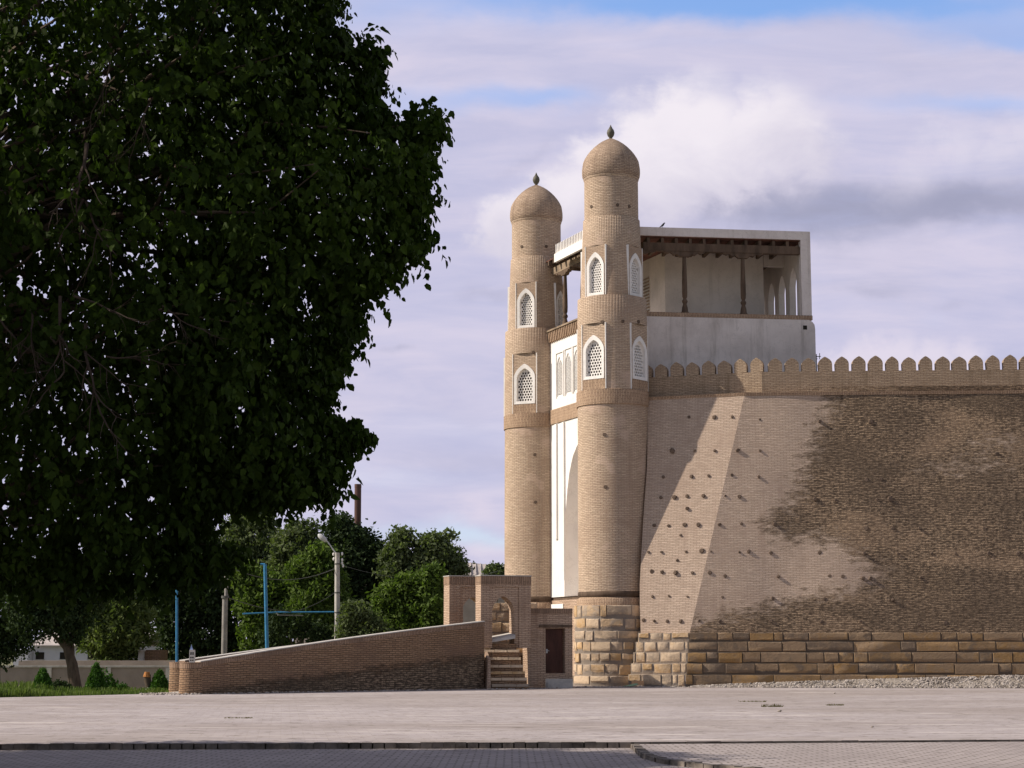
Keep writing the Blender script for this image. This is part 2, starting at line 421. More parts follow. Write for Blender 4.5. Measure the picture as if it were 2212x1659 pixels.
def ground_mat():
    m, g, b = new_mat('plaza_paving', 0.9, 0.15)
    oc = objcoord(g)
    mp = g.new('ShaderNodeMapping')
    g.put(mp.inputs['Vector'], oc)
    mp.inputs['Rotation'].default_value = (0, 0, R(-7))
    bt = g.new('ShaderNodeTexBrick')
    g.put(bt.inputs['Vector'], mp.outputs[0])
    bt.inputs['Scale'].default_value = 1
    bt.inputs['Brick Width'].default_value = 0.42
    bt.inputs['Row Height'].default_value = 0.30
    bt.inputs['Mortar Size'].default_value = 0.008
    bt.inputs['Mortar Smooth'].default_value = 0.4
    g.put(bt.inputs['Color1'], (0.395, 0.352, 0.345))
    g.put(bt.inputs['Color2'], (0.325, 0.288, 0.283))
    g.put(bt.inputs['Mortar'], (0.29, 0.252, 0.232))
    col = bt.outputs['Color']
    n1 = g.noise(g.scalev(oc, (0.05, 0.12, 1)), 1, 7, 0.65, 0.3)
    col = g.mix(g.ramp(n1, 0.42, 0.60, 0, 0.75), col, (0.275, 0.235, 0.215))
    col = g.mix(g.ramp(g.noise(g.scalev(oc, (0.16, 0.5, 1), (5, 5, 0)), 1, 6, 0.7), 0.5, 0.75, 0, 0.5), col, (0.50, 0.44, 0.40))
    n2 = g.noise(g.scalev(mp.outputs[0], (0.7, 2.2, 1)), 1, 6, 0.75)
    col = g.mix(g.ramp(n2, 0.52, 0.72, 0, 0.45), col, (0.23, 0.20, 0.185))
    # pale worn and limed rows of stones
    n3 = g.noise(g.scalev(oc, (0.22, 2.0, 1), (11, 4, 0)), 1, 3, 0.6, 0.1)
    n4 = g.noise(g.scalev(oc, (0.05, 0.05, 1), (3, 9, 0)), 1, 2)
    w = g.m('MULTIPLY', g.ramp(n3, 0.60, 0.635), g.ramp(n4, 0.36, 0.48))
    col = g.mix(g.m('MULTIPLY', w, 0.75), col, (0.55, 0.49, 0.455))
    # dark earth in open joints
    n5 = g.noise(g.scalev(mp.outputs[0], (1.6, 2.2, 1), (1, 2, 0)), 1, 5, 0.8)
    col = g.mix(g.ramp(n5, 0.53, 0.64, 0, 0.65), col, (0.12, 0.10, 0.08))
    vo = g.noise(oc, 3.2, 2, 0.6)
    col = g.mix(g.ramp(vo, 0.64, 0.70, 0, 0.7), col, (0.13, 0.105, 0.085))
    g.put(b.inputs['Base Color'], col)
    h = g.m('ADD', g.m('MULTIPLY', bt.outputs['Fac'], -1.0), g.m('MULTIPLY', n2, 0.8))
    bump(g, b, h, 0.3, 0.012)
    return m
M['plaza'] = ground_mat()

def lowpave_mat():
    m, g, b = new_mat('lower_paving_blocks', 0.9, 0.15)
    oc = objcoord(g)
    bt = g.new('ShaderNodeTexBrick')
    g.put(bt.inputs['Vector'], oc)
    bt.inputs['Scale'].default_value = 1
    bt.inputs['Brick Width'].default_value = 0.24
    bt.inputs['Row Height'].default_value = 0.24
    bt.inputs['Mortar Size'].default_value = 0.016
    g.put(bt.inputs['Color1'], (0.37, 0.325, 0.31))
    g.put(bt.inputs['Color2'], (0.31, 0.27, 0.257))
    g.put(bt.inputs['Mortar'], (0.17, 0.143, 0.128))
    n = g.noise(oc, 0.5, 6, 0.65)
    col = g.mix(g.ramp(n, 0.4, 0.7, 0, 0.5), bt.outputs['Color'], (0.22, 0.19, 0.18))
    spots = g.noise(oc, 4.5, 2, 0.6)
    col = g.mix(g.ramp(spots, 0.63, 0.70, 0, 0.7), col, (0.09, 0.075, 0.06))
    g.put(b.inputs['Base Color'], col)
    bump(g, b, g.m('ADD', g.m('MULTIPLY', bt.outputs['Fac'], -1.0), g.m('MULTIPLY', spots, -0.6)), 0.35, 0.012)
    return m
M['lowpave'] = lowpave_mat()
M['kerb'] = plain_mat('kerb_stone', (0.20, 0.17, 0.145), 0.5, 2.2, 0.95, 0.5, c2=(0.06, 0.05, 0.042))
M['earth'] = plain_mat('dry_earth', (0.20, 0.17, 0.11), 0.5, 1.0, 0.95, 0.4, c2=(0.09, 0.13, 0.04))
M['rubble'] = plain_mat('rubble_earth', (0.30, 0.26, 0.22), 0.4, 3.0, 0.95, 0.6)
M['pebble'] = plain_mat('river_pebble', (0.40, 0.355, 0.32), 0.4, 2.5, 0.9, 0.2, c2=(0.16, 0.135, 0.115))

# ------------------------------------------------------------------ mesh builder
class MB:
    def __init__(s):
        s.v, s.f, s.uv, s.attr = [], [], [], {}
    def face(s, pts, uvs=None):
        i = len(s.v)
        s.v.extend([tuple(p) for p in pts])
        s.f.append(tuple(range(i, i + len(pts))))
        if uvs is None:
            a = Vector(pts[0]); n = Vector((0, 0, 0))
            for k in range(1, len(pts) - 1):
                n += (Vector(pts[k]) - a).cross(Vector(pts[k + 1]) - a)
            if n.length < 1e-12:
                n = Vector((0, 0, 1))
            n.normalize()
            if abs(n.z) < 0.8:
                t = Vector((0, 0, 1)).cross(n).normalized()
                bb = n.cross(t)
                uvs = [(Vector(p).dot(t), Vector(p).dot(bb)) for p in pts]
            else:
                uvs = [(p[0], p[1]) for p in pts]
        s.uv.extend(uvs)
    def box(s, c, size, rot=0.0, bottom=True):
        """axis box about centre c, turned by rot about z"""
        hx, hy, hz = size[0] / 2, size[1] / 2, size[2] / 2
        cr, sr = math.cos(rot), math.sin(rot)
        def P(x, y, z):
            return (c[0] + x * cr - y * sr, c[1] + x * sr + y * cr, c[2] + z)
        a = [P(-hx, -hy, -hz), P(hx, -hy, -hz), P(hx, hy, -hz), P(-hx, hy, -hz), P(-hx, -hy, hz), P(hx, -hy, hz), P(hx, hy, hz), P(-hx, hy, hz)]
        for q in ((0, 1, 5, 4), (1, 2, 6, 5), (2, 3, 7, 6), (3, 0, 4, 7), (4, 5, 6, 7)) + (((3, 2, 1, 0),) if bottom else ()):
            s.face([a[k] for k in q])
    def hexa(s, lo, hi):
        """solid between two loops (same count): lo bottom loop ccw from above, hi top loop"""
        n = len(lo)
        for k in range(n):
            j = (k + 1) % n
            s.face([lo[k], lo[j], hi[j], hi[k]])
        s.face(list(hi))
        s.face(list(reversed(lo)))
    def prism(s, pts, d):
        """extrude polygon pts by vector d, closed"""
        d = Vector(d)
        q = [Vector(p) + d for p in pts]
        n = len(pts)
        s.face(pts)
        s.face(list(reversed(q)))
        for k in range(n):
            j = (k + 1) % n
            s.face([pts[j], pts[k], q[k], q[j]])
    def lathe(s, prof, n=48, c=(0, 0), caps=True):
        """prof list of (r, z)"""
        rr = max(r for r, z in prof)
        arc = 0.0
        for i in range(len(prof) - 1):
            (r0, z0), (r1, z1) = prof[i], prof[i + 1]
            d = math.hypot(r1 - r0, z1 - z0)
            for k in range(n):
                a0, a1 = 2 * PI * k / n, 2 * PI * (k + 1) / n
                p = [(c[0] + r0 * math.cos(a0), c[1] + r0 * math.sin(a0), z0), (c[0] + r0 * math.cos(a1), c[1] + r0 * math.sin(a1), z0),
                     (c[0] + r1 * math.cos(a1), c[1] + r1 * math.sin(a1), z1), (c[0] + r1 * math.cos(a0), c[1] + r1 * math.sin(a0), z1)]
                u = [(a0 * rr, arc), (a1 * rr, arc), (a1 * rr, arc + d), (a0 * rr, arc + d)]
                if r1 < 1e-6:
                    p, u = p[:3], u[:3]
                elif r0 < 1e-6:
                    p, u = [p[0], p[2], p[3]], [u[0], u[2], u[3]]
                s.face(p, u)
            arc += d
        if caps:
            for (r, z), flip in ((prof[0], True), (prof[-1], False)):
                if r > 1e-6:
                    ring = [(c[0] + r * math.cos(2 * PI * k / n), c[1] + r * math.sin(2 * PI * k / n), z) for k in range(n)]
                    s.face(list(reversed(ring)) if flip else ring)
    def tube(s, pts, rad, n=8, caps=True):
        pts = [Vector(p) for p in pts]
        if not hasattr(rad, '__len__'):
            rad = [rad] * len(pts)
        rings = []
        side = None
        for i, p in enumerate(pts):
            t = (pts[min(i + 1, len(pts) - 1)] - pts[max(i - 1, 0)]).normalized()
            if side is None:
                side = t.orthogonal().normalized()
            side = (side - t * side.dot(t))
            side = side.normalized() if side.length > 1e-6 else t.orthogonal().normalized()
            b = t.cross(side)
            rings.append([p + (side * math.cos(2 * PI * k / n) + b * math.sin(2 * PI * k / n)) * rad[i] for k in range(n)])
        L = 0
        for i in range(len(rings) - 1):
            d = (pts[i + 1] - pts[i]).length
            for k in range(n):
                j = (k + 1) % n
                u0, u1 = k / n * 2 * PI * rad[0], (k + 1) / n * 2 * PI * rad[0]
                s.face([rings[i][k], rings[i][j], rings[i + 1][j], rings[i + 1][k]], [(u0, L), (u1, L), (u1, L + d), (u0, L + d)])
            L += d
        if caps:
            s.face(list(reversed(rings[0])))
            s.face(rings[-1])
    def build(s, name, mat, parent=None, smooth=None, merge=False):
        off = Vector((0, 0, 0))
        if parent is not None:
            o = parent
            while o is not None:
                off = off + o.location
                o = o.parent
        me = bpy.data.meshes.new(name)
        vv = [(p[0] - off.x, p[1] - off.y, p[2] - off.z) for p in s.v]
        me.from_pydata(vv, [], s.f)
        ul = me.uv_layers.new(name='UVMap')
        ul.data.foreach_set('uv', np.array(s.uv, dtype=np.float32).ravel())
        for k, arr in s.attr.items():
            if hasattr(arr[0], '__len__'):
                a = me.color_attributes.new(k, 'FLOAT_COLOR', 'POINT')
                a.data.foreach_set('color', np.array(arr, dtype=np.float32).ravel())
            else:
                a = me.attributes.new(k, 'FLOAT', 'POINT')
                a.data.foreach_set('value', np.array(arr, dtype=np.float32))
        if smooth is not None or merge:
            import bmesh
            bm = bmesh.new()
            bm.from_mesh(me)
            bmesh.ops.remove_doubles(bm, verts=bm.verts, dist=0.0006)
            bm.to_mesh(me)
            bm.free()
            if smooth is not None:
                me.polygons.foreach_set('use_smooth', [True] * len(me.polygons))
                me.set_sharp_from_angle(angle=R(smooth))
        me.materials.append(mat)
        ob = bpy.data.objects.new(name, me)
        COL.objects.link(ob)
        if parent is not None:
            ob.parent = parent
        return ob


def tag(o, label=None, cat=None, group=None, kind=None):
    if label: o['label'] = label
    if cat: o['category'] = cat
    if group: o['group'] = group
    if kind: o['kind'] = kind
    return o

def thing(name, label, cat, loc=(0, 0, 0), rz=0.0, group=None):
    o = bpy.data.objects.new(name, None)
    COL.objects.link(o)
    o.empty_display_size = 0.3
    o.location = loc
    o.rotation_euler = (0, 0, rz)
    return tag(o, label, cat, group)

def copy_tree(o, parent=None):
    c = o.copy()
    COL.objects.link(c)
    if parent is not None:
        c.parent = parent
    for ch in [x for x in bpy.data.objects if x.parent == o]:
        copy_tree(ch, c)
    return c

def npmesh(name, verts, faces, mat, parent=None, smooth=False):
    """fast mesh from numpy arrays; faces (n, k)"""
    me = bpy.data.meshes.new(name)
    n, k = faces.shape
    off = np.zeros(3)
    if parent is not None:
        o = parent
        while o is not None:
            off += np.array(o.location)
            o = o.parent
    me.vertices.add(len(verts))
    me.vertices.foreach_set('co', (verts - off).astype(np.float32).ravel())
    me.loops.add(n * k)
    me.loops.foreach_set('vertex_index', faces.astype(np.int32).ravel())
    me.polygons.add(n)
    me.polygons.foreach_set('loop_start', np.arange(0, n * k, k, dtype=np.int32))
    me.polygons.foreach_set('loop_total', np.full(n, k, dtype=np.int32))
    if smooth:
        me.polygons.foreach_set('use_smooth', np.ones(n, dtype=bool))
    me.update(calc_edges=True)
    me.materials.append(mat)
    ob = bpy.data.objects.new(name, me)
    COL.objects.link(ob)
    if parent is not None:
        ob.parent = parent
    return ob

# ------------------------------------------------------------------ ground
# plaza: level sheet, its near edge is a kerb; garden and land behind the far left edge lie lower
edge_near = [Vector((-70, 28.8, 0)), Vector((-9, 31.7, 0)), Vector((2.05, 32.4, 0)), Vector((9.1, 33.3, 0)), Vector((70, 41, 0))]
eA, eB = Vector((-70, 36, 0)), Vector((-16.9, 61.0, 0))
edge_far = [Vector((-70, 36, 0)), Vector((-30, 52.5, 0)), Vector((-17.0, 61.0, 0)), Vector((-12.4, 66.8, 0)), Vector((-9.6, 70.6, 0)), Vector((-2.0, 80, 0)), Vector((-6, 110, 0)), Vector((70, 110, 0))]
mb = MB()
mb.face(edge_near + list(reversed(edge_far)))
tag(mb.build('plaza_paving', M['plaza']), kind='structure')
# land
def land_z(x, y):
    # signed distance beyond the far left edge line
    pts = edge_far[:6]
    best = 1e9
    sgn = -1
    for a, b in zip(pts[:-1], pts[1:]):
        ab = (b - a).to_2d()
        ap = Vector((x, y)) - a.to_2d()
        t = max(0, min(1, ap.dot(ab) / ab.dot(ab)))
        q = a.to_2d() + ab * t
        d = (Vector((x, y)) - q).length
        if d < best:
            best = d
            sgn = 1 if (ab.x * (y - a.y) - ab.y * (x - a.x)) > 0 else -1
    if sgn > 0:
        return -0.03 - 0.026 * min(best, 42)
    return -0.03 - 0.35 * min(1.0, best / 1.0)
xs = sorted(set([-3000, -1200, -500, -200, -120] + [-80 + 2.5 * k for k in range(46)] + [60, 100, 200, 500, 1200, 3000]))
ys = sorted(set([-400, -100, -20, 0, 15, 25] + [30 + 2.0 * k for k in range(48)] + [140, 180, 300, 700, 1500, 4000]))
mb = MB()
for i in range(len(xs) - 1):
    for j in range(len(ys) - 1):
        q = [(xs[i], ys[j]), (xs[i + 1], ys[j]), (xs[i + 1], ys[j + 1]), (xs[i], ys[j + 1])]
        mb.face([(x, y, land_z(x, y)) for x, y in q])
tag(mb.build('ground', M['earth'], smooth=60), kind='structure')
# near paving, below the kerb
diag = [Vector((2.05, 32.4, 0)), on_ground(1388, 1630, -0.04), on_ground(1430, 1641, -0.04), on_ground(1500, 1650, -0.04), Vector((3.7, 25.2, 0)), Vector((6.5, 21, 0)), Vector((12, 16, 0)), Vector((16, 4, 0))]
zl, za = -0.10, -0.035
mb = MB()
left = [Vector((-70, 28.8, 0)), Vector((-9, 31.7, 0)), Vector((2.05, 32.4, 0))]
poly = [Vector((-70, 4, 0))] + list(reversed(diag)) + list(reversed(left[:-1]))
mb.face([(p.x, p.y, zl) for p in poly])
tag(mb.build('lower_paving', M['lowpave']), kind='structure')
mb = MB()
poly = diag[:] + [Vector((70, 4, 0)), Vector((70, 41, 0)), Vector((9.1, 33.3, 0))]
mb.face([(p.x, p.y, za) for p in poly])
tag(mb.build('pavement_apron', M['lowpave']), kind='structure')

def kerb_run(pts, z_top, z_bot, w, step=0.5, seed=1):
    """kerb of separate set stones along pts, its face towards the lower side (right of travel)"""
    rnd = random.Random(seed)
    mb = MB()
    for a, b in zip(pts[:-1], pts[1:]):
        L = (b - a).length
        n = max(1, int(L / step))
        t = (b - a).normalized()
        nrm = Vector((t.y, -t.x, 0))
        for k in range(n):
            p0 = a + t * (L * k / n + 0.003)
            p1 = a + t * (L * (k + 1) / n - rnd.choice((.003, .003, .02)))
            o = nrm * (0.012 + rnd.uniform(-.012, .018))
            zt = z_top + rnd.uniform(-.012, .006)
            lo = [p0 + o, p1 + o, p1 - nrm * w, p0 - nrm * w]
            o2 = nrm * -0.012
            hi = [p0 + o + o2, p1 + o + o2, p1 - nrm * w, p0 - nrm * w]
            mb.hexa([Vector((q.x, q.y, z_bot - .1)) for q in lo], [Vector((q.x, q.y, zt)) for q in hi])
    return mb
mbk = kerb_run([Vector((-40, 30.2, 0)), Vector((-9, 31.7, 0)), Vector((2.05, 32.4, 0))], 0.003, zl, 0.09, 0.2, 3)
tag(mbk.build('kerb', M['kerb']), kind='structure')
mbk = kerb_run([Vector((2.1, 32.4, 0)), Vector((9.1, 33.3, 0)), Vector((40, 37.2, 0))], 0.0, za, 0.05, 0.3, 5)
tag(mbk.build('kerb_step', M['kerb']), kind='structure')
mbk = kerb_run([Vector((p.x, p.y, 0)) for p in diag], za + 0.012, zl, 0.13, 0.22, 9)
tag(mbk.build('kerb_diagonal', M['kerb']), kind='structure')

# ------------------------------------------------------------------ towers
def arch_pts(a, hs, H, n=10, z0=0.0):
    """outline from bottom-left up over a pointed arch to bottom-right (x, z)"""
    L = [(-a, z0), (-a, hs)]
    for k in range(1, n + 1):
        t = k / n
        x = a * (1 - t ** 1.9) ** 0.85 if t < 1 else 0
        L.append((-x, hs + (H - hs) * t))
    Rr = [(-x, z) for x, z in reversed(L[:-1])]
    return L + Rr

def inside_arch(x, z, a, hs, H, z0):
    if z < z0 or z > H: return False
    if z <= hs: return abs(x) <= a
    t = (z - hs) / (H - hs)
    return abs(x) <= a * (1 - t ** 1.9) ** 0.85

def lattice_window(parent, r, ang, z0, w, h, alf_h, sill=False, low=0.0):
    """pierced plaster window on a round wall; ang: 0 faces -y, positive to +x"""
    fx, fy = math.sin(ang), -math.cos(ang)          # outward
    tx, ty = math.cos(ang), math.sin(ang)           # to the right seen from outside
    base = Vector((fx * r, fy * r, z0))
    def P(x, o, z):
        return Vector((base.x + tx * x + fx * o, base.y + ty * x + fy * o, z0 + z))
    a_o, a_i = w / 2, w / 2 - 0.135
    hs_o, H_o = h * 0.66, h
    hs_i, H_i = h * 0.64, h - 0.22
    O = arch_pts(a_o, hs_o, H_o, 10, 0.0)
    I = arch_pts(a_i, hs_i, H_i, 10, 0.14)
    mb = MB()
    f, bk, ins = 0.035, -0.28, -0.11
    for k in range(len(O) - 1):
        o0, o1, i0, i1 = O[k], O[k + 1], I[k], I[k + 1]
        mb.face([P(o0[0], f, o0[1]), P(i0[0], f - .01, i0[1]), P(i1[0], f - .01, i1[1]), P(o1[0], f, o1[1])])
        mb.face([P(i0[0], f - .01, i0[1]), P(i0[0], ins, i0[1]), P(i1[0], ins, i1[1]), P(i1[0], f - .01, i1[1])])
        mb.face([P(o0[0], bk, o0[1]), P(o0[0], f, o0[1]), P(o1[0], f, o1[1]), P(o1[0], bk, o1[1])])
    # sill piece
    mb.face([P(-a_o, f, 0), P(a_o, f, 0), P(a_i, f - .01, .14), P(-a_i, f - .01, .14)])
    mb.face([P(-a_i, f - .01, .14), P(a_i, f - .01, .14), P(a_i, ins, .14), P(-a_i, ins, .14)])
    mb.face([P(-a_o, bk, 0), P(a_o, bk, 0), P(a_o, f, 0), P(-a_o, f, 0)])
    # thin raised border strips of the rectangular surround
    aw = w / 2 + 0.06
    for sx in (-1, 1):
        x0, x1 = sorted((sx * aw, sx * (aw + 0.032)))
        lo = [P(x0, -.28, low), P(x0, .022, low), P(x1, .022, low), P(x1, -.28, low)]
        hi = [P(x0, -.28, alf_h), P(x0, .022, alf_h), P(x1, .022, alf_h), P(x1, -.28, alf_h)]
        mb.hexa(lo, hi)
    fr = mb.build('window_frame', M['lattice'], parent)
    # top strip of the surround and brick panel behind the arch
    mb = MB()
    pz = alf_h
    mb.face([P(-aw, 0.0, low), P(aw, 0.0, low), P(aw, 0.0, pz), P(-aw, 0.0, pz)])
    mb.face([P(-aw, 0.0, pz), P(aw, 0.0, pz), P(aw, -.28, pz), P(-aw, -.28, pz)])
    # cut: the panel sits just behind the frame face; opening area is covered by the lattice box below
    mb.v, mb.f, mb.uv = [], [], []
    top = arch_pts(a_o, hs_o, H_o, 10, 0.0)
    for k in range(1, len(top) - 2):
        (x0, q0), (x1, q1) = top[k], top[k + 1]
        mb.face([P(x0, 0.0, q0), P(x1, 0.0, q1), P(x1, 0.0, pz), P(x0, 0.0, pz)])
    for sx in (-1, 1):
        xa, xb = sorted((sx * a_o, sx * aw))
        mb.face([P(xa, 0, low), P(xb, 0, low), P(xb, 0, pz), P(xa, 0, pz)])
    mb.face([P(-aw, 0.0, pz), P(aw, 0.0, pz), P(aw, -.28, pz), P(-aw, -.28, pz)])
    if low < -0.01:
        mb.face([P(-a_o, 0, low), P(a_o, 0, low), P(a_o, 0, 0), P(-a_o, 0, 0)])
    mb.build('brick_surround', M['tower'], fr)
    if sill:
        mb = MB()
        mb.face([P(-aw, .03, low), P(aw, .03, low), P(aw, .03, -.02), P(-aw, .03, -.02)])
        mb.face([P(-aw, .03, -.02), P(aw, .03, -.02), P(aw, 0, -.02), P(-aw, 0, -.02)])
        mb.build('brick_sill', M['soldier'], fr)
    # lattice: staggered round holes
    mb = MB()
    pitch = 0.125 * w / 1.0
    rowh = pitch * 0.95
    lo_, hi_ = ins, ins - 0.05
    nrow = int((H_i - 0.14) / rowh) + 1
    for rI in range(nrow):
        zc = 0.14 + rowh * (rI + .5)
        ncol = int(a_i / pitch) + 2
        for c in range(-ncol, ncol + 1):
            xc = c * pitch + (pitch / 2 if rI % 2 else 0)
            if not inside_arch(xc, zc - rowh * .2, a_i + 0.02, hs_i, H_i + .02, 0.1):
                continue
            hole = inside_arch(xc, zc, a_i - 0.045, hs_i, H_i - 0.07, 0.17)
            ax0, ax1 = max(xc - pitch / 2, -a_i), min(xc + pitch / 2, a_i)
            if ax1 - ax0 < 0.01:
                continue
            az0, az1 = zc - rowh / 2, zc + rowh / 2
            if not hole:
                mb.face([P(ax0, lo_, az0), P(ax1, lo_, az0), P(ax1, lo_, az1), P(ax0, lo_, az1)])
                continue
            rr = pitch * 0.39
            ring = [(xc + rr * math.cos(PI / 4 + k * PI / 4), zc + rr * 1.08 * math.sin(PI / 4 + k * PI / 4)) for k in range(8)]
            box = [(ax1, az1), (xc, az1), (ax0, az1), (ax0, zc), (ax0, az0), (xc, az0), (ax1, az0), (ax1, zc)]
            for k in range(8):
                j = (k + 1) % 8
                mb.face([P(box[k][0], lo_, box[k][1]), P(box[j][0], lo_, box[j][1]), P(ring[j][0], lo_, ring[j][1]), P(ring[k][0], lo_, ring[k][1])])
                mb.face([P(ring[k][0], lo_, ring[k][1]), P(ring[j][0], lo_, ring[j][1]), P(ring[j][0], hi_, ring[j][1]), P(ring[k][0], hi_, ring[k][1])])
    mb.build('lattice', M['lattice'], fr)
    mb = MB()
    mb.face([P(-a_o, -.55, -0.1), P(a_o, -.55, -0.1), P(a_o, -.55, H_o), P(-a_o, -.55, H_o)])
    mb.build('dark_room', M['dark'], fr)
    return fr

TN = at(1327, 1300, 81.5); TN.z = 0
TF = at(1160, 1300, 90.0); TF.z = 0
tower = thing('gate_tower', 'nearer round brick gate tower with onion dome, taller in the photo, beside the battered wall', 'tower', (0, 0, 0), 0, 'twin brick towers of the gate')
def zt(Y):   # height on the near tower's axis
    return at(1327, Y, 81.5).z
def rt(px, Y=700):
    u0, _ = uv_of(1327, Y); u1, _ = uv_of(1327 + px, Y)
    return (u1 - u0) * 81.5
# heights of the stages
zL1, zL2 = zt(479), zt(650)
zBt, zBb = zt(850), zt(881)
prof = [(rt(76), 3.4), (rt(75.5), zBb)]
def with_opening_lathe(mb, prof, n, openings):
    """lathe wall that leaves out the cells covered by windows"""
    for i in range(len(prof) - 1):
        (r0, z0), (r1, z1) = prof[i], prof[i + 1]
        for k in range(n):
            a0, a1 = 2 * PI * k / n, 2 * PI * (k + 1) / n
            am = (a0 + a1) / 2
            zm = (z0 + z1) / 2
            skip = False
            for (oa, hw, q0, q1) in openings:
                d = (am - oa + PI) % (2 * PI) - PI
                if abs(d) < hw and q0 < zm < q1:
                    skip = True
            if skip: continue
            p = [(r0 * math.cos(a0), r0 * math.sin(a0), z0), (r0 * math.cos(a1), r0 * math.sin(a1), z0), (r1 * math.cos(a1), r1 * math.sin(a1), z1), (r1 * math.cos(a0), r1 * math.sin(a0), z1)]
            mb.face(p, [(a0 * 1.5, z0), (a1 * 1.5, z0), (a1 * 1.5, z1), (a0 * 1.5, z1)])
win_angs = [R(-37), R(51), R(141), R(-127)]
stages = []
wins = []
for (ztop, zbot, r_t, r_b, wz0, ww, wh, alf, lowp, sill) in (
        (zL1, zL2, rt(61.5), rt(68), zt(648), 0.92, zt(555) - zt(648), zt(541) - zt(648), 0.0, False),
        (zL2, zBt, rt(74.5), rt(76), zt(827), 1.10, zt(733) - zt(827), zt(709) - zt(827), -(zt(827) - zt(849)), True)):
    wins.append((ztop, zbot, r_t, r_b, wz0, ww, wh, alf, lowp, sill))
mb = MB()
n = 72
# plain lower shaft
mb.lathe([(rt(75.5), zt(1290)), (rt(76), zt(1150)), (rt(75.5), zBb)], n, caps=False)
# stages with windows
for (ztop, zbot, r_t, r_b, wz0, ww, wh, alf, lowp, sill) in wins:
    zz = [zbot, wz0 + lowp, wz0 + alf, ztop]
    pf = [(r_b + (r_t - r_b) * (z - zbot) / (ztop - zbot), z) for z in zz]
    if abs(zz[0] - zz[1]) < 1e-3:
        pf = pf[1:]
    hw = math.asin((ww / 2 + 0.07) / r_b)
    ops = [(a - PI / 2, hw, wz0 + lowp, wz0 + alf) for a in win_angs]
    with_opening_lathe(mb, pf, 144, ops)
    mb.lathe([(r_t, ztop), (r_t - 0.16, ztop + 0.03)], 72, caps=False)
# soldier band lips, top shaft
mb.lathe([(rt(58.8), zL1 - .01), (rt(58.7), zt(440)), (rt(58.6), zt(390))], n, caps=False)
shaft = mb.build('shaft', M['tower'], tower, smooth=50)
for (ztop, zbot, r_t, r_b, wz0, ww, wh, alf, lowp, sill) in wins:
    for a in win_angs:
        rz_ = r_b + (r_t - r_b) * (wz0 + alf / 2 - zbot) / (ztop - zbot)
        rr = rz_ * math.cos(math.asin((ww / 2 + .1) / rz_)) + 0.045
        lattice_window(tower, rr, a, wz0, ww, wh, alf, sill, lowp)
mb = MB()
mb.lathe([(rt(75), zBb - .02), (rt(78), zBb), (rt(78), zBt), (rt(75.5), zBt + .02)], n, caps=False)
mb.build('brick_band', M['soldier'], tower, smooth=50)
mb = MB()
mb.lathe([(rt(75.5), zt(1290)), (rt(77), zt(1288)), (rt(77), zt(1281)), (rt(75.5), zt(1279))], n, caps=False)
mb.lathe([(rt(72), zt(1291)), (rt(74), zt(1289))], n, caps=False)
mb.build('timber_course', M['wood'], tower, smooth=50)
mb = MB()
mb.lathe([(rt(79), zt(1311)), (rt(79), zt(1296)), (rt(74), zt(1291))], n, caps=False)
mb.build('base_band', M['soldier'], tower, smooth=50)
mb = MB()
dome = [(58.4, 390.5), (60, 388), (62.0, 383), (62.7, 376), (62.5, 368), (61.4, 360), (60, 352), (56.5, 344.5), (51, 336), (44.5, 328), (36.5, 320), (28, 313), (19, 307), (10, 302.5), (4, 300)]
pf = [(rt(r, 350), zt(Y)) for r, Y in dome]
mb.lathe(pf, 64, caps=True)
mb.build('dome', M['dome'], tower, smooth=60)
mb = MB()
mb.lathe([(rt(58, 386), zt(393)), (rt(59.2, 386), zt(391.5)), (rt(59.8, 386), zt(389)), (rt(59, 386), zt(387.5))], 64, caps=False)
mb.build('dome_foot', M['tower'], tower, smooth=60)
mb = MB()
fin = [(4, 301), (3.2, 298), (6.5, 294), (8.2, 289), (8.3, 286), (6.8, 281), (4, 277.5), (2, 273.5), (0.6, 270)]
mb.lathe([(rt(r, 285), zt(Y)) for r, Y in fin], 20, caps=True)
mb.build('finial', M['finial'], tower, smooth=70)
# small putlog holes
for (a, z) in ((R(-19), zt(708)), (R(14), zt(707)), (R(45), zt(704)), (R(-17), zt(947)), (R(-16), zt(1058)), (R(-50), zt(455)), (R(10), zt(456)), (R(38), zt(457))):
    mb = MB()
    rr = rt(75.5) if z < zL2 else rt(58.4)
    c = Vector((math.sin(a) * (rr - .04), -math.cos(a) * (rr - .04), z))
    o = Vector((math.sin(a), -math.cos(a), 0))
    mb.tube([c, c + o * 0.07], [0.09, 0.08], 7)
    mb.build('putlog', M['log'], tower)

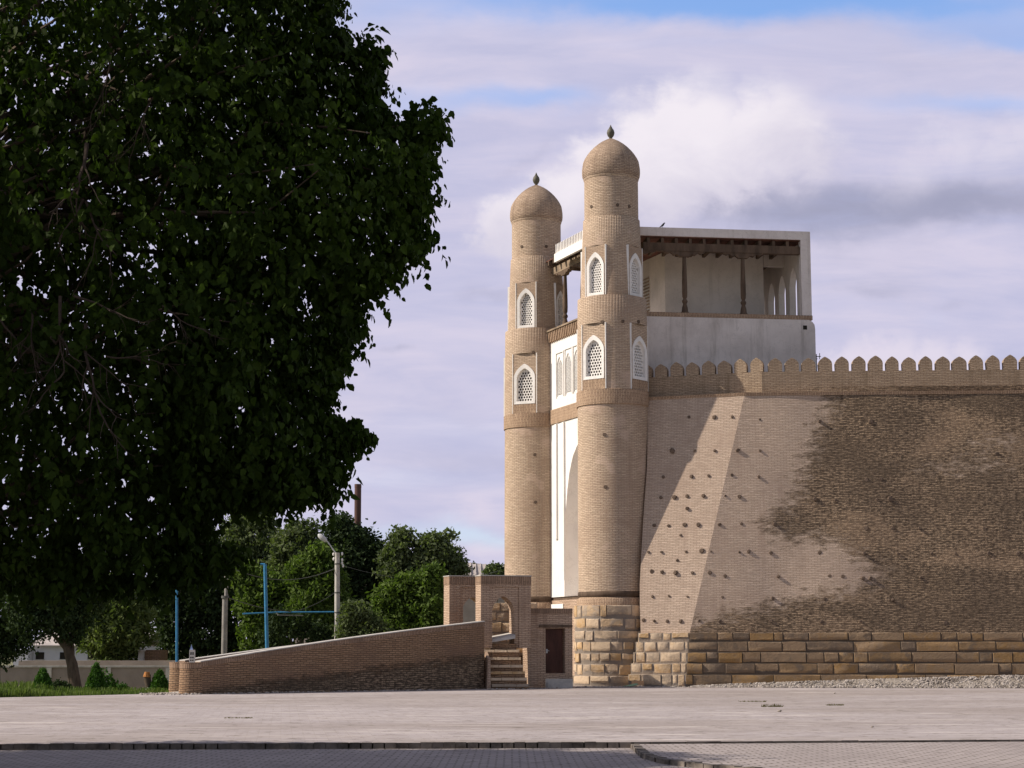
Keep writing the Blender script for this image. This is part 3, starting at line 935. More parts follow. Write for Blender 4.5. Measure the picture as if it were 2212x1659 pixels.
# stone courses -----------------------------------------------------------
def stone_skin(fn, smin, smax, rows, wmin, wmax, seed, relief=0.07, mortar=0.035, lean=None):
    """blockwork skin: fn(s, z, out) -> point. every stone is rounded and stands proud of the joints"""
    rnd = random.Random(seed)
    mb = MB()
    tint = []
    for (z0, z1, o0) in rows:
        s = smin - rnd.uniform(0, wmin)
        while s < smax:
            w = rnd.uniform(wmin, wmax) * (1.0 if rnd.random() > .2 else 0.6)
            a, b = max(s, smin), min(s + w, smax)
            s += w
            if b - a < 0.05: continue
            tn = (rnd.random(), 0, rnd.random())
            m_ = mortar * rnd.uniform(.7, 1.8)
            m2 = mortar * rnd.uniform(.7, 2.2)
            rel = relief * rnd.uniform(.3, 1.3)
            S_ = [a, a + m_ * .5, a + m_ * .9, (a + b) / 2, b - m_ * .9, b - m_ * .5, b]
            m2 *= rnd.uniform(1.2, 3.4)
            Z_ = [z0, z0 + m2 * .7, z0 + m2 * 1.2, (z0 + z1) / 2, z1 - m_ * .5, z1 - m_ * .2, z1]
            prof = [0, .25, .97, 1, .97, .25, 0]
            mo = [1, .9, 0, 0, 0, .9, 1]
            i0 = len(mb.v)
            jit = [[rnd.uniform(-.18, .18) for _ in range(7)] for _ in range(7)]
            P = [[fn(S_[i], Z_[j] + (jit[i][j] * .12 if 0 < j < 6 else 0), o0 + rel * min(prof[i], prof[j]) * (1 + jit[i][j])) for j in range(7)] for i in range(7)]
            for i in range(6):
                for j in range(6):
                    mb.face([P[i][j], P[i + 1][j], P[i + 1][j + 1], P[i][j + 1]])
                    for (p, q) in ((i, j), (i + 1, j), (i + 1, j + 1), (i, j + 1)):
                        tint.append((tn[0], max(mo[p], mo[q]), tn[2], 1))
        # the ledge on top of the course
        nseg = max(2, int((smax - smin) / 0.8))
        for k in range(nseg):
            sa, sb = smin + (smax - smin) * k / nseg, smin + (smax - smin) * (k + 1) / nseg
            mb.face([fn(sa, z1, o0), fn(sb, z1, o0), fn(sb, z1 + .005, o0 - .35), fn(sa, z1 + .005, o0 - .35)])
            tint += [(0.3, .2, .5, 1)] * 4
    mb.attr['tint'] = tint
    return mb
RB = rt(91, 1400)
def tower_fn(s, z, out):
    a = s / RB
    r = RB + out - 0.02 * (z / 3.4)
    return Vector((math.sin(a) * r, -math.cos(a) * r, z))
rowsT = [(0.0, 0.42, 0.03)]
zz = [0.42, 0.92, 1.38, 1.86, 2.34, 2.86, 3.42]
for a, b in zip(zz[:-1], zz[1:]):
    rowsT.append((a, b, -0.10))
mb = stone_skin(tower_fn, -PI * RB, PI * RB, rowsT, 0.45, 1.15, 11, 0.07, 0.045)
mb.build('stone_base', M['stone'], tower, smooth=45)

tower2 = copy_tree(tower)
tower2['label'] = 'farther round brick gate tower with onion dome, standing behind the arched ramp gateways'
tower.location = TN
tower2.location = TF
tower2.rotation_euler = (0, 0, R(13))

# ------------------------------------------------------------------ gatehouse between and behind the towers
GH = thing('gatehouse', 'white plastered gatehouse with open timber gallery under a flat roof, between and behind the towers', 'building', (TN.x + 2, TN.y + 4, 0))
Dv = (TF - TN).normalized()                 # along the gate front, near tower -> far tower
Nv = Vector((-Dv.y, Dv.x, 0))               # outward, to the left
if Nv.x > 0: Nv = -Nv
FL = (TF - TN).length
FO = TN - Nv * 0.10                         # origin of the facade plane
def fs(X, Y):
    p = on_plane(X, Y, FO, Nv)
    return (p - FO).dot(Dv), p.z
def F(s, z, o=0.0):
    p = FO + Dv * s + Nv * o
    return Vector((p.x, p.y, z))
_, zBal_t = fs(1197, 712)
_, zBal_b = fs(1197, 739)
_, zBd_t = fs(1197, 885)
_, zBd_b = fs(1197, 916)
_, zW_b = fs(1200, 1290)
s_j, _ = fs(1219, 1200)      # arch jamb (far side)
print('facade', FL, 'jamb', s_j, zBal_t, zBd_t, zW_b, fs(1254, 700), fs(1195, 700))
s_j0 = FL - s_j
mid = 3.3
ah = s_j - mid               # half width of arch
meas = [fs(X, Y) for X, Y in ((1219.5, 1130), (1223.7, 1083), (1227.7, 1032), (1237, 986), (1245, 966), (1252.5, 951))]
meas = sorted([(s_ - mid, z_) for s_, z_ in meas])
z_sp = meas[-1][1]
z_ap = meas[0][1] + .25
print('arch', mid, ah, meas)
ax_ = [0.0] + [q[0] for q in meas if q[0] > .05]
az_ = [z_ap] + [q[1] for q in meas if q[0] > .05]
def arch_z(ds):              # height of the arch at distance ds from the middle
    return float(np.interp(abs(ds), ax_ + [ah], az_ + [z_sp]))
mb = MB()
TH = 0.6
# side piers and wall above the arch, front face + soffit
NS = 24
ss = [-ah + 2 * ah * k / NS for k in range(NS + 1)]
for k in range(NS):
    a, b = ss[k], ss[k + 1]
    za_, zb_ = arch_z(a), arch_z(b)
    mb.face([F(mid + a, za_), F(mid + b, zb_), F(mid + b, zBd_b), F(mid + a, zBd_b)])
    mb.face([F(mid + a, za_, -3.2), F(mid + b, zb_, -3.2), F(mid + b, zb_), F(mid + a, za_)])
for a, b in ((min(0.3, mid - ah - .1), mid - ah), (mid + ah, FL - 0.6)):
    mb.face([F(a, zW_b), F(b, zW_b), F(b, zBd_b), F(a, zBd_b)])
# deep reveals of the iwan and its back wall
mb.face([F(mid + ah, zW_b, 0), F(mid + ah, zW_b, -3.2), F(mid + ah, z_sp, -3.2), F(mid + ah, z_sp, 0)])
mb.face([F(mid - ah, zW_b, -3.2), F(mid - ah, zW_b, 0), F(mid - ah, z_sp, 0), F(mid - ah, z_sp, -3.2)])
mb.face([F(mid - ah, zW_b, -3.2), F(mid + ah, zW_b, -3.2), F(mid + ah, z_ap, -3.2), F(mid - ah, z_ap, -3.2)])
mb.face([F(0.8, zW_b), F(FL - .6, zW_b), F(FL - .6, zW_b, -3.4), F(0.8, zW_b, -3.4)])
# wall from the brick band up to the gallery
mb.face([F(0.5, zBd_t), F(FL - 0.5, zBd_t), F(FL - 0.5, zBal_b), F(0.5, zBal_b)])
mb.build('arched_wall', M['white'], GH)
# raised strips framing the arch
for i_, (Xl, Xr, Yt, Yb, o) in enumerate(((1201, 1208.5, 926, 1165, 0.09), (1217, 1222, 922, 1251, 0.09))):
    s0, z_t = fs(Xl, Yt); s1, _ = fs(Xr, Yt); _, z_b = fs(Xl, Yb)
    mb = MB()
    lo = [F(s0, z_b, 0.0), F(s0, z_b, o), F(s0 - .22, z_b, o), F(s0 - .22, z_b, 0.0)]
    hi = [F(s0, zBd_b - .05, 0.0), F(s0, zBd_b - .05, o), F(s0 - .22, zBd_b - .05, o), F(s0 - .22, zBd_b - .05, 0.0)]
    mb.hexa(lo, hi)
    mb.build('raised_strip', M['white'], GH)
mb = MB()
mb.hexa([F(0.5, zBd_b, -.3), F(0.5, zBd_b, .06), F(FL - .5, zBd_b, .06), F(FL - .5, zBd_b, -.3)][::-1],
        [F(0.5, zBd_t, -.3), F(0.5, zBd_t, .06), F(FL - .5, zBd_t, .06), F(FL - .5, zBd_t, -.3)][::-1])
mb.build('brick_band', M['soldier'], GH)
# blind lattice windows on the white wall
for (Xc, Yt, Yb) in ((1210, 762, 858), (1229, 753, 852), (1247, 746, 846)):
    s0, ztw = fs(Xc, Yt)
    _, zbw = fs(Xc, Yb)
    w2 = 0.42
    mb = MB()
    for (a, b, c, d) in ((s0 - w2 - .06, s0 - w2, zbw, ztw), (s0 + w2, s0 + w2 + .06, zbw, ztw), (s0 - w2 - .06, s0 + w2 + .06, ztw, ztw + .06)):
        mb.hexa([F(a, c, 0), F(a, c, .05), F(b, c, .05), F(b, c, 0)][::-1], [F(a, d, 0), F(a, d, .05), F(b, d, .05), F(b, d, 0)][::-1])
    fr = mb.build('window_frame', M['white'], GH)
    mb = MB()
    O = arch_pts(w2 - .06, (ztw - zbw) * .68, (ztw - zbw) * .93, 8, 0.05)
    for k in range(len(O) - 1):
        (x0, q0), (x1, q1) = O[k], O[k + 1]
        mb.face([F(s0 + x0, zbw + q0, .004), F(s0 + x1, zbw + q1, .004), F(s0 + x1 * .9, zbw + q1 * .98, .05), F(s0 + x0 * .9, zbw + q0 * .98, .05)])
    mb.build('arch_moulding', M['white'], fr)
    mb = MB()
    wi, hb_, ht_ = w2 - .14, .12, (ztw - zbw) * .84
    I2 = [(x, z) for x, z in arch_pts(wi, (ztw - zbw) * .62, ht_, 6, hb_)]
    mb.face([F(s0 + x, zbw + z, .006) for x, z in I2])
    mb.build('window_recess', M['dark'], fr)
    mb = MB()
    for sg in (-1, 1):
        q = -1.6
        while q < 3.2:
            # slanting bar clipped to the opening
            seg = []
            for k in range(25):
                x = -wi + 2 * wi * k / 24
                z = hb_ + q + sg * x * 1.5
                if inside_arch(x, z, wi, (ztw - zbw) * .62, ht_, hb_): seg.append((x, z))
            if len(seg) > 1:
                (x0, q0), (x1, q1) = seg[0], seg[-1]
                mb.face([F(s0 + x0, zbw + q0 - .022, .012), F(s0 + x1, zbw + q1 - .022, .012), F(s0 + x1, zbw + q1 + .022, .012), F(s0 + x0, zbw + q0 + .022, .012)])
            q += .135
    mb.build('lattice', M['white'], fr)
# gallery edge: coping on a row of upright bricks
mb = MB()
mb.hexa([F(.4, zBal_b, -.3), F(.4, zBal_b, .02), F(FL - .4, zBal_b, .02), F(FL - .4, zBal_b, -.3)][::-1],
        [F(.4, zBal_t - .08, -.3), F(.4, zBal_t - .08, .02), F(FL - .4, zBal_t - .08, .02), F(FL - .4, zBal_t - .08, -.3)][::-1])
k = 0.5
while k < FL - .5:
    mb.hexa([F(k, zBal_b + .02, .02), F(k, zBal_b + .02, .10), F(k + .09, zBal_b + .02, .10), F(k + .09, zBal_b + .02, .02)][::-1],
            [F(k, zBal_t - .09, .02), F(k, zBal_t - .09, .15), F(k + .09, zBal_t - .09, .15), F(k + .09, zBal_t - .09, .02)][::-1])
    k += .21
mb.build('gallery_cornice', M['soldier'], GH)
mb = MB()
mb.hexa([F(.4, zBal_t - .08, -.35), F(.4, zBal_t - .08, .2), F(FL - .4, zBal_t - .08, .2), F(FL - .4, zBal_t - .08, -.35)][::-1],
        [F(.4, zBal_t, -.35), F(.4, zBal_t, .2), F(FL - .4, zBal_t, .2), F(FL - .4, zBal_t, -.35)][::-1])
mb.build('gallery_coping', M['wood_light'], GH)

# side elevation (facing the camera): plane through two surveyed corners
PA = at(1391, 600, 83.0); PB = at(1749.8, 600, 84.0)
Ev = Vector((PB.x - PA.x, PB.y - PA.y, 0)).normalized()
En = Vector((Ev.y, -Ev.x, 0))                # towards the camera
EO = Vector((PA.x, PA.y, 0))
def es(X, Y, o=0.0):
    p = on_plane(X, Y, EO + En * o, En)
    return (p - EO).dot(Ev), p.z
def E(s, z, o=0.0):
    p = EO + Ev * s + En * o
    return Vector((p.x, p.y, z))
sR, zRt = es(1749.8, 500.6)
_, zRb = es(1731, 518)
s_pier, _ = es(1731, 600)
_, zSill_t = es(1500, 676.5)
_, zSill_b = es(1500, 686)
zRt = (zRt + es(1391, 489.7)[1]) / 2
zBalB = zSill_t
roof_back = 9.6
Bv = Vector((-0.13, 0.99, 0)).normalized()    # direction in which the right side wall runs back
# roof slab: polygon between gate front and right corner
def hz(p, z): return Vector((p.x, p.y, z))
rA = F(0.9, 0, 0.12)
rB = F((on_plane(1200, 568, FO + Nv * .4, Nv) - FO).dot(Dv) - .1, 0, 0.12)
rC = E(sR, 0, 0.0)
rD = rC + Bv * roof_back
rE = E(-0.6, 0, 0.0)
_, zFb = fs(1200, 577)
_, zFt = fs(1200, 559)
print('roof z', zRt, zRb, 'facade fascia', zFb, zFt, 'sill', zSill_t, zBal_t)
slab = [rA, rE, rC, rD, rB]
mb = MB()
z0r, z1r = zRb, zRt
lo = [hz(p, z0r) for p in slab]; hi = [hz(p, z1r) for p in slab]
mb.hexa(lo, hi)
mb.build('roof_slab', M['greywhite'], GH)
# gate-side eave board with a row of pale pickets on it
mb = MB()
_, z_pk = fs(1199.5, 539)
eo = .40
p_e = on_plane(1200, 568, FO + Nv * eo, Nv)
s_e = (p_e - FO).dot(Dv)
print('eave', s_e)
mb.box(F((.8 + s_e) / 2, (zFb + zFt) / 2, eo), (s_e - .8, .14, zFt - zFb), math.atan2(Dv.y, Dv.x))
mb.build('eave_board', M['white'], GH)
mb = MB()
k = 1.0
while k < s_e - .05:
    mb.box(F(k, (zFt + z_pk) / 2 - .01, eo), (.06, .07, z_pk - zFt), math.atan2(Dv.y, Dv.x))
    k += .19
mb.box(F((.8 + s_e) / 2, zFt + .045, eo - .05), (s_e - .85, .05, .09), math.atan2(Dv.y, Dv.x))
mb.build('roof_cresting', M['white'], GH)
rotE = math.atan2(Ev.y, Ev.x); rotF = math.atan2(Dv.y, Dv.x)
# ceiling boards and joists
mb = MB()
inner = [F(0.9, 0, 0.1), E(-0.4, 0, -.1), E(sR - .1, 0, -.1), rD + Vector((-.2, -.2, 0)), F(FL - .9, 0, 0.1)]
mb.hexa([hz(p, z0r - .05) for p in inner], [hz(p, z0r - .003) for p in inner])
mb.build('ceiling', M['board'], GH)
_, zJb = es(1500, 524)
_, zBm_b = es(1500, 541)
k = 0.25
while k < s_pier - .1:
    mb = MB()
    c = E(k, (z0r - .05 + zJb) / 2 - .02, -1.6)
    mb.box(c, (.13, 3.0, (z0r - .05 - zJb)), rotE)
    mb.build('joist', M['wood'], GH)
    k += .655
mb = MB()
mb.box(E(s_pier / 2, (zJb + zBm_b) / 2 - .02, -.25), (s_pier - .02, .28, zJb - zBm_b), rotE)
mb.build('long_beam', M['wood'], GH)
k = 1.2
while k < FL - 1:
    mb = MB()
    mb.box(F(k, (z0r - .05 + zJb) / 2 - .02, -.85), (.13, 2.0, (z0r - .05 - zJb)), rotF)
    mb.build('joist', M['wood'], GH)
    k += .62
mb = MB()
mb.box(F(FL / 2, (zJb + zBm_b) / 2 - .02, -.35), (FL - 2.2, .24, zJb - zBm_b), rotF)
mb.build('gallery_beam', M['wood_light'], GH)
# carved bolster brackets + turned columns
def column(base, ztop, rot, flip=1):
    H = ztop - base.z
    mb = MB()
    p = [(.20, 0), (.20, .05), (.15, .12), (.13, .30), (.10, .40), (.085, .47), (.12, .53), (.135, .60), (.10, .66), (.075, .70), (.115, .80), (.125, 1.0), (.12, H * .55), (.10, H * .8), (.085, H)]
    mb.lathe([(r, base.z + z) for r, z in p], 14, c=(base.x, base.y))
    c = mb.build('timber_column', M['wood'], GH, smooth=50)
    mb = MB()
    dx = Vector((math.cos(rot), math.sin(rot), 0)); dy = Vector((-dx.y, dx.x, 0))
    # wavy bolster under the beam
    out = [(-.95, .27), (-.95, .20), (-.75, .14), (-.66, .2), (-.5, .08), (-.36, .12), (-.22, .0), (.22, .0), (.36, .12), (.5, .08), (.66, .2), (.75, .14), (.95, .20), (.95, .27)]
    pts = [Vector((base.x, base.y, ztop)) + dx * x - dy * .11 + Vector((0, 0, z)) for x, z in out]
    mb.prism(pts, dy * .22)
    mb.build('bolster', M['wood'], c)
ztc = zBm_b - .27
for Xc in (1478.6, 1604.9):
    s, _ = es(Xc, 600, -.25)
    column(E(s, zSill_t, -.25), ztc, rotE)
s_post, _ = fs(1252, 600)
for sc_ in (s_post + .45, s_post + 2.6, s_post - 2.2, s_post - 4.4):
    if 1.9 < sc_ < FL - 1.4:
        column(F(sc_, zBal_t, -.35), ztc, rotF)
mb = MB()
column(E(-.35, zSill_t, -.25), ztc, rotE)
# right pier + side wall with tall arched openings
mb = MB()
mb.box(E((s_pier + sR) / 2, (zSill_b + z0r) / 2 - .003, -.18), (sR - s_pier, .36, z0r - zSill_b), rotE)
mb.build('corner_pier', M['greywhite'], GH)
P0 = E((s_pier + sR) / 2, 0, -.36)
def Wd(t, z, o=0.0):
    q = P0 + Bv * t + Vector((-Bv.y, Bv.x, 0)) * o
    return Vector((q.x, q.y, z))
mb = MB()
zf, zc_ = zSill_b - .1, z0r - .055
Lw = 8.6
hw_ = .15
bays = [(0.7, 1.9), (2.6, 3.8), (4.5, 5.7), (6.3, 7.3)]
edges = [0.0]
for a, b in bays:
    for q in ((edges[-1], a),):
        mb.hexa([Wd(q[0], zf, -hw_), Wd(q[1], zf, -hw_), Wd(q[1], zf, hw_), Wd(q[0], zf, hw_)], [Wd(q[0], zc_, -hw_), Wd(q[1], zc_, -hw_), Wd(q[1], zc_, hw_), Wd(q[0], zc_, hw_)])
    edges.append(b)
    NB = 8
    zs_, za2 = zf + 2.1, zf + 2.9
    for k in range(NB):
        x0, x1 = a + (b - a) * k / NB, a + (b - a) * (k + 1) / NB
        def az(x):
            t = min(1, abs((x - (a + b) / 2) / ((b - a) / 2)))
            return zs_ + (za2 - zs_) * (1 - t ** 1.6) ** .7
        mb.hexa([Wd(x0, az(x0), -hw_), Wd(x1, az(x1), -hw_), Wd(x1, az(x1), hw_), Wd(x0, az(x0), hw_)], [Wd(x0, zc_, -hw_), Wd(x1, zc_, -hw_), Wd(x1, zc_, hw_), Wd(x0, zc_, hw_)])
mb.hexa([Wd(edges[-1], zf, -hw_), Wd(Lw, zf, -hw_), Wd(Lw, zf, hw_), Wd(edges[-1], zf, hw_)], [Wd(edges[-1], zc_, -hw_), Wd(Lw, zc_, -hw_), Wd(Lw, zc_, hw_), Wd(edges[-1], zc_, hw_)])
mb.build('arcade_wall', M['roomwhite'], GH)
# inner room
Q0 = at(1436.4, 600, 86.3); Q0.z = 0
Q1 = on_plane(1649, 600, Q0, En); Q1.z = 0
zrf = zSill_b - .1
back = Dv * 4.5
mb = MB()
room = [Q0, Q1, Q1 + Bv * 5.0, Q0 + back]
mb.hexa([hz(p, zrf) for p in room], [hz(p, zc_) for p in room])
mb.build('inner_room', M['roomwhite'], GH)
# lintel over the passage beside the room
Q2 = on_plane(1700, 600, Q0, En); Q2.z = 0
_, v = uv_of(1670, 575); zlin = EYE + v * Q1.y
mb = MB()
pl = [Q1 + Ev * .02, Q2 + Ev * .35, Q2 + Ev * .35 - En * .25, Q1 + Ev * .02 - En * .25]
mb.hexa([hz(p, zlin) for p in pl], [hz(p, zc_ - .01) for p in pl])
mb.build('passage_lintel', M['roomwhite'], GH)
# lattice on the lit left wall of the room
mb = MB()
for r_ in range(11):
    for q_ in range(2):
        c0 = Q0 + Dv * (1.7 + q_ * .9) + Nv * .02
        _, v = uv_of(1401, 600 + r_ * 7)
        z = EYE + v * 88
        mb.hexa([hz(c0, z - .06), hz(c0 + Nv * .04, z - .06), hz(c0 + Nv * .04 + Dv * .7, z - .06), hz(c0 + Dv * .7, z - .06)][::-1],
                [hz(c0, z), hz(c0 + Nv * .04, z), hz(c0 + Nv * .04 + Dv * .7, z), hz(c0 + Dv * .7, z)][::-1])
mb.build('slatted_window', M['wood_light'], GH)
# gallery floor
fl = [F(.5, 0, -.3), E(-.3, 0, -.3), E(sR - .3, 0, -.3), rD + Vector((-.3, -.3, 0)), F(FL - .5, 0, -.3)]
mb = MB()
mb.hexa([hz(p, zSill_b - .35) for p in fl], [hz(p, zSill_b - .08) for p in fl])
mb.build('gallery_floor', M['wood_light'], GH)
# brick sill above the lower wall
mb = MB()
mb.box(E(sR / 2 - .5, (zSill_t + zSill_b) / 2, -.12), (sR + 1.0, .42, zSill_t - zSill_b), rotE)
mb.build('brick_sill', M['soldier'], GH)
# lower white wall with worn rounded shoulder
s2, _ = es(1760.5, 740, .1)
mb = MB()
prof_ = [(-1.3, 2.0), (s2 + .03, 2.0), (s2 + .02, zSill_b - .42), (s2 - .01, zSill_b - .22), (s2 - .10, zSill_b - .10), (s2 - .26, zSill_b - .01), (-1.3, zSill_b - .01)]
pts = [E(a, b, .12) for a, b in prof_]
mb.prism(pts, -En * 8.8)
lowwall = mb.build('lower_wall', M['greywhite'], GH)
mb = MB()
s3, z3 = es(1739, 707.5, .12)
mb.box(E(s3, z3, .115), (.19, .02, .19), rotE)
mb.build('vent_hole', M['dark'], GH)
# dark timber course + foot of the gate front
mb = MB()
mb.hexa([F(.6, zW_b - .14, -3.3), F(.6, zW_b - .14, -.06), F(FL - .3, zW_b - .14, -.06), F(FL - .3, zW_b - .14, -3.3)][::-1],
        [F(.6, zW_b - .004, -3.3), F(.6, zW_b - .004, -.06), F(FL - .3, zW_b - .004, -.06), F(FL - .3, zW_b - .004, -3.3)][::-1])
mb.build('timber_course', M['wood'], GH)
mb = MB()
mb.hexa([F(.6, 0, -3.3), F(.6, 0, .0), F(FL - .3, 0, .0), F(FL - .3, 0, -3.3)][::-1],
        [F(.6, zW_b - .145, -3.3), F(.6, zW_b - .145, .0), F(FL - .3, zW_b - .145, .0), F(FL - .3, zW_b - .145, -3.3)][::-1])
mb.build('foot_wall', M['gate'], GH)
mb = MB()
sa, _ = fs(1218, 1300); sb = FL - 1.2
mb.hexa([F(sa, zW_b - .62, 0), F(sa, zW_b - .62, .05), F(sb, zW_b - .62, .05), F(sb, zW_b - .62, 0)][::-1],
        [F(sa, zW_b - .33, 0), F(sa, zW_b - .33, .05), F(sb, zW_b - .33, .05), F(sb, zW_b - .33, 0)][::-1])
mb.build('white_plinth_strip', M['white'], GH)
mb = MB()
mb.box(F(.2, 8, -4.2), (3, 8, 16), rotF + PI / 2)

# ------------------------------------------------------------------ fortress wall
FW = thing('fortress_wall', 'high battered brick fortress wall with merlons and stepped stone footing, right of the towers', 'wall', (7.3, 79, 0))
FD = Vector((math.cos(R(-3.5)), math.sin(R(-3.5)), 0))      # along the long face, to the right
LD = Vector((-math.cos(R(20)), math.sin(R(20)), 0))       # along the short lit face, to the left
C0 = at(1480, 1480, 78.05); C0.z = 0
zS = at(1490, 1367, 78.7).z
C1 = at(1490, 1367, 78.7)
C2 = at(1609, 850, 79.75)
C3 = at(1646, 845, 79.95)
zP0, zP1 = C2.z, at(1646, 803, 79.95).z
zMt = at(1646, 770, 79.95).z
nF = (C2 - C1).cross(FD); nF.normalize()
if nF.y > 0: nF = -nF
nL = (C2 - C1).cross(LD); nL.normalize()
if nL.y > 0: nL = -nL
print('wall', C1, C2, C3, 'zP', zP0, zP1, zMt, 'nF', nF, 'nL', nL)
LEN = 26.0
# wear mask for the long face: boundary of the old rough brickwork, surveyed on the picture
bnd = [(1770, 840), (1800, 880), (1765, 930), (1745, 990), (1725, 1035), (1722, 1070), (1690, 1095), (1650, 1135), (1690, 1160), (1800, 1165), (1870, 1215), (1910, 1240), (1860, 1272), (1780, 1285), (1650, 1310), (1560, 1330), (1480, 1362)]
bnd3 = [on_plane(X, Y, C1, nF) for X, Y in bnd]
bt_ = [((p - C1).dot(FD), p.z) for p in bnd3]
def wear_at(s, z):
    """1 inside old brickwork, 0 in the repaired part, soft in between"""
    best = 1e9
    for (a, b) in zip(bt_[:-1], bt_[1:]):
        ax, az = a; bx, bz = b
        dx, dz = bx - ax, bz - az
        t = max(0, min(1, ((s - ax) * dx + (z - az) * dz) / (dx * dx + dz * dz)))
        d = math.hypot(s - ax - dx * t, (z - az - dz * t) * 1.3)
        best = min(best, d)
    # side: count crossings to the right
    cr = 0
    for (a, b) in zip(bt_[:-1], bt_[1:]):
        (ax, az), (bx, bz) = a, b
        if (az > z) != (bz > z):
            xx = ax + (bx - ax) * (z - az) / (bz - az)
            if xx < s: cr += 1
    if z > max(q[1] for q in bt_): cr = 1 if s > bt_[0][0] else 0
    if z < min(q[1] for q in bt_): cr = 1
    sg = 1 if cr % 2 else -1
    v = 0.5 + sg * min(best / 1.6, 1) * 0.42
    # paler worn tract on the right, high up
    for (X, Y, rx, rz_) in ((2080, 1010, 3.6, .7), (2150, 950, 2.0, .6)):
        p = on_plane(X, Y, C1, nF)
        ds, dz = (s - (p - C1).dot(FD)) / rx, (z - p.z) / rz_
        v -= .38 * math.exp(-(ds * ds + dz * dz))
    return v
GN, GM = 130, 60
mb = MB(); wear = []
pts = [[None] * (GM + 1) for _ in range(GN + 1)]
for i in range(GN + 1):
    s = LEN * (i / GN) ** 1.15
    for j in range(GM + 1):
        t = j / GM
        c = C1.lerp(C2, t)
        und = 0.05 * math.sin(s * 1.3 + c.z * .8) * math.sin(c.z * .9 + 1) * min(1, s / 3) * (1 if 0 < j < GM else 0)
        p = c + FD * s + nF * und
        pts[i][j] = (p, wear_at(s + (c - C1).dot(FD), c.z), s + (c - C1).dot(FD), c.z / abs(nF.z ** 2 - 1) ** .5)
for i in range(GN):
    for j in range(GM):
        q = [pts[i][j], pts[i + 1][j], pts[i + 1][j + 1], pts[i][j + 1]]
        mb.face([x[0] for x in q], [(x[2], x[3]) for x in q])
        wear += [x[1] for x in q]
# end + back closing faces
e0, e1 = C1 + FD * LEN, C2 + FD * LEN
mb.face([e0, e0 + Vector((0, 9, 0)), e1 + Vector((0, 7, 0)), e1]); wear += [.9] * 4
mb.attr['wear'] = wear
mb.build('long_face', M['wall'], FW, smooth=30)
LL = 6.5
mb = MB(); wear = []
NL_ = 14
ends = {}
for i in range(NL_):
    for j in range(10):
        q = []
        for (ii, jj) in ((i + 1, j), (i, j), (i, j + 1), (i + 1, j + 1)):
            c = C1.lerp(C2, jj / 10)
            Yc = 1367 + (850 - 1367) * jj / 10
            ue = uv_of(float(np.interp(Yc, [850, 1000, 1130, 1280, 1367], [1399, 1398, 1389, 1381, 1384])), Yc)[0]
            le = (c.x - ue * c.y) / (-LD.x + ue * LD.y)
            if ii == NL_: ends[jj] = c + LD * le
            q.append(c + LD * (le * ii / NL_))
        mb.face(q, [(-(p - C1).dot(LD) + 50, p.z * 1.03) for p in q])
        wear += [.1] * 4
for jj in range(10):
    a_, b_ = ends[jj], ends[jj + 1]
    mb.face([a_ + Vector((.15, 1.8, 0)), a_, b_, b_ + Vector((.15, 1.8, 0))]); wear += [.1] * 4
mb.attr['wear'] = wear
mb.build('short_face', M['wall'], FW, smooth=20)
# string course
def strip_along(c, d0, l0, d1, l1, nrm0, nrm1, z0, z1, o0, o1):
    pass
bis = (nF + nL); bis.z = 0; bis.normalize()
nFh = Vector((FD.y, -FD.x, 0)); nLh = Vector((-LD.y, LD.x, 0))
if nFh.y > 0: nFh = -nFh
if nLh.y > 0: nLh = -nLh
def mitre(c, o):
    """corner point offset outward by o from both faces (horizontal)"""
    # solve q.nFh = o, q.nLh = o
    a, b, c_, d = nFh.x, nFh.y, nLh.x, nLh.y
    det = a * d - b * c_
    return Vector((c.x + (o * d - b * o) / det, c.y + (a * o - o * c_) / det, c.z))
def course(cbase, z0, z1, o0, o1, depth, name, mat, wearv=.5):
    mb = MB(); wear = []
    for (dr, L, sgn) in ((FD, LEN, 1), (LD, 6.0, -1)):
        n_ = int(L / 1.0)
        for k in range(n_):
            a, b = L * k / n_, L * (k + 1) / n_
            pts_ = []
            for s in (a, b):
                lo = mitre(cbase, o0) + dr * s; lo.z = z0
                hi = mitre(cbase, o1) + dr * s; hi.z = z1
                nh = nFh if sgn > 0 else nLh
                hb = hi - nh * depth
                lb = lo - nh * depth
                if s == 0:
                    hb = mitre(cbase, o1 - depth); hb.z = z1
                    lb = mitre(cbase, o0 - depth); lb.z = z0
                pts_.append((lo, hi, hb, lb))
            (l0, h0, b0, m0), (l1, h1, b1, m1) = pts_
            for q in ([l0, l1, h1, h0], [h0, h1, b1, b0], [m1, m0, b0, b1], [m0, m1, l1, l0]):
                if sgn < 0: q = q[::-1]
                mb.face(q)
                w_ = wearv(q[0], sgn) if callable(wearv) else wearv
                wear += [w_] * 4
    mb.attr['wear'] = wear
    return mb.build(name, mat, FW)
def par_wear(p, sgn):
    s = (p - C2).dot(FD)
    return .12 if sgn < 0 or s < 2 else min(.62, .12 + .05 * (s - 2))
course(C2, zP0 - .10, zP0 + .03, .03, .07, .8, 'string_course', M['soldier'])
course(C3, zP0 + .03, zP0 + .30, 0, 0, .55, 'parapet_foot', M['parapet'], lambda p, sg: .15 if sg < 0 else min(.85, .2 + .07 * (p - C2).dot(FD)))
course(C3, zP0 + .30, zP1, 0, 0, .55, 'parapet', M['parapet'], .12)
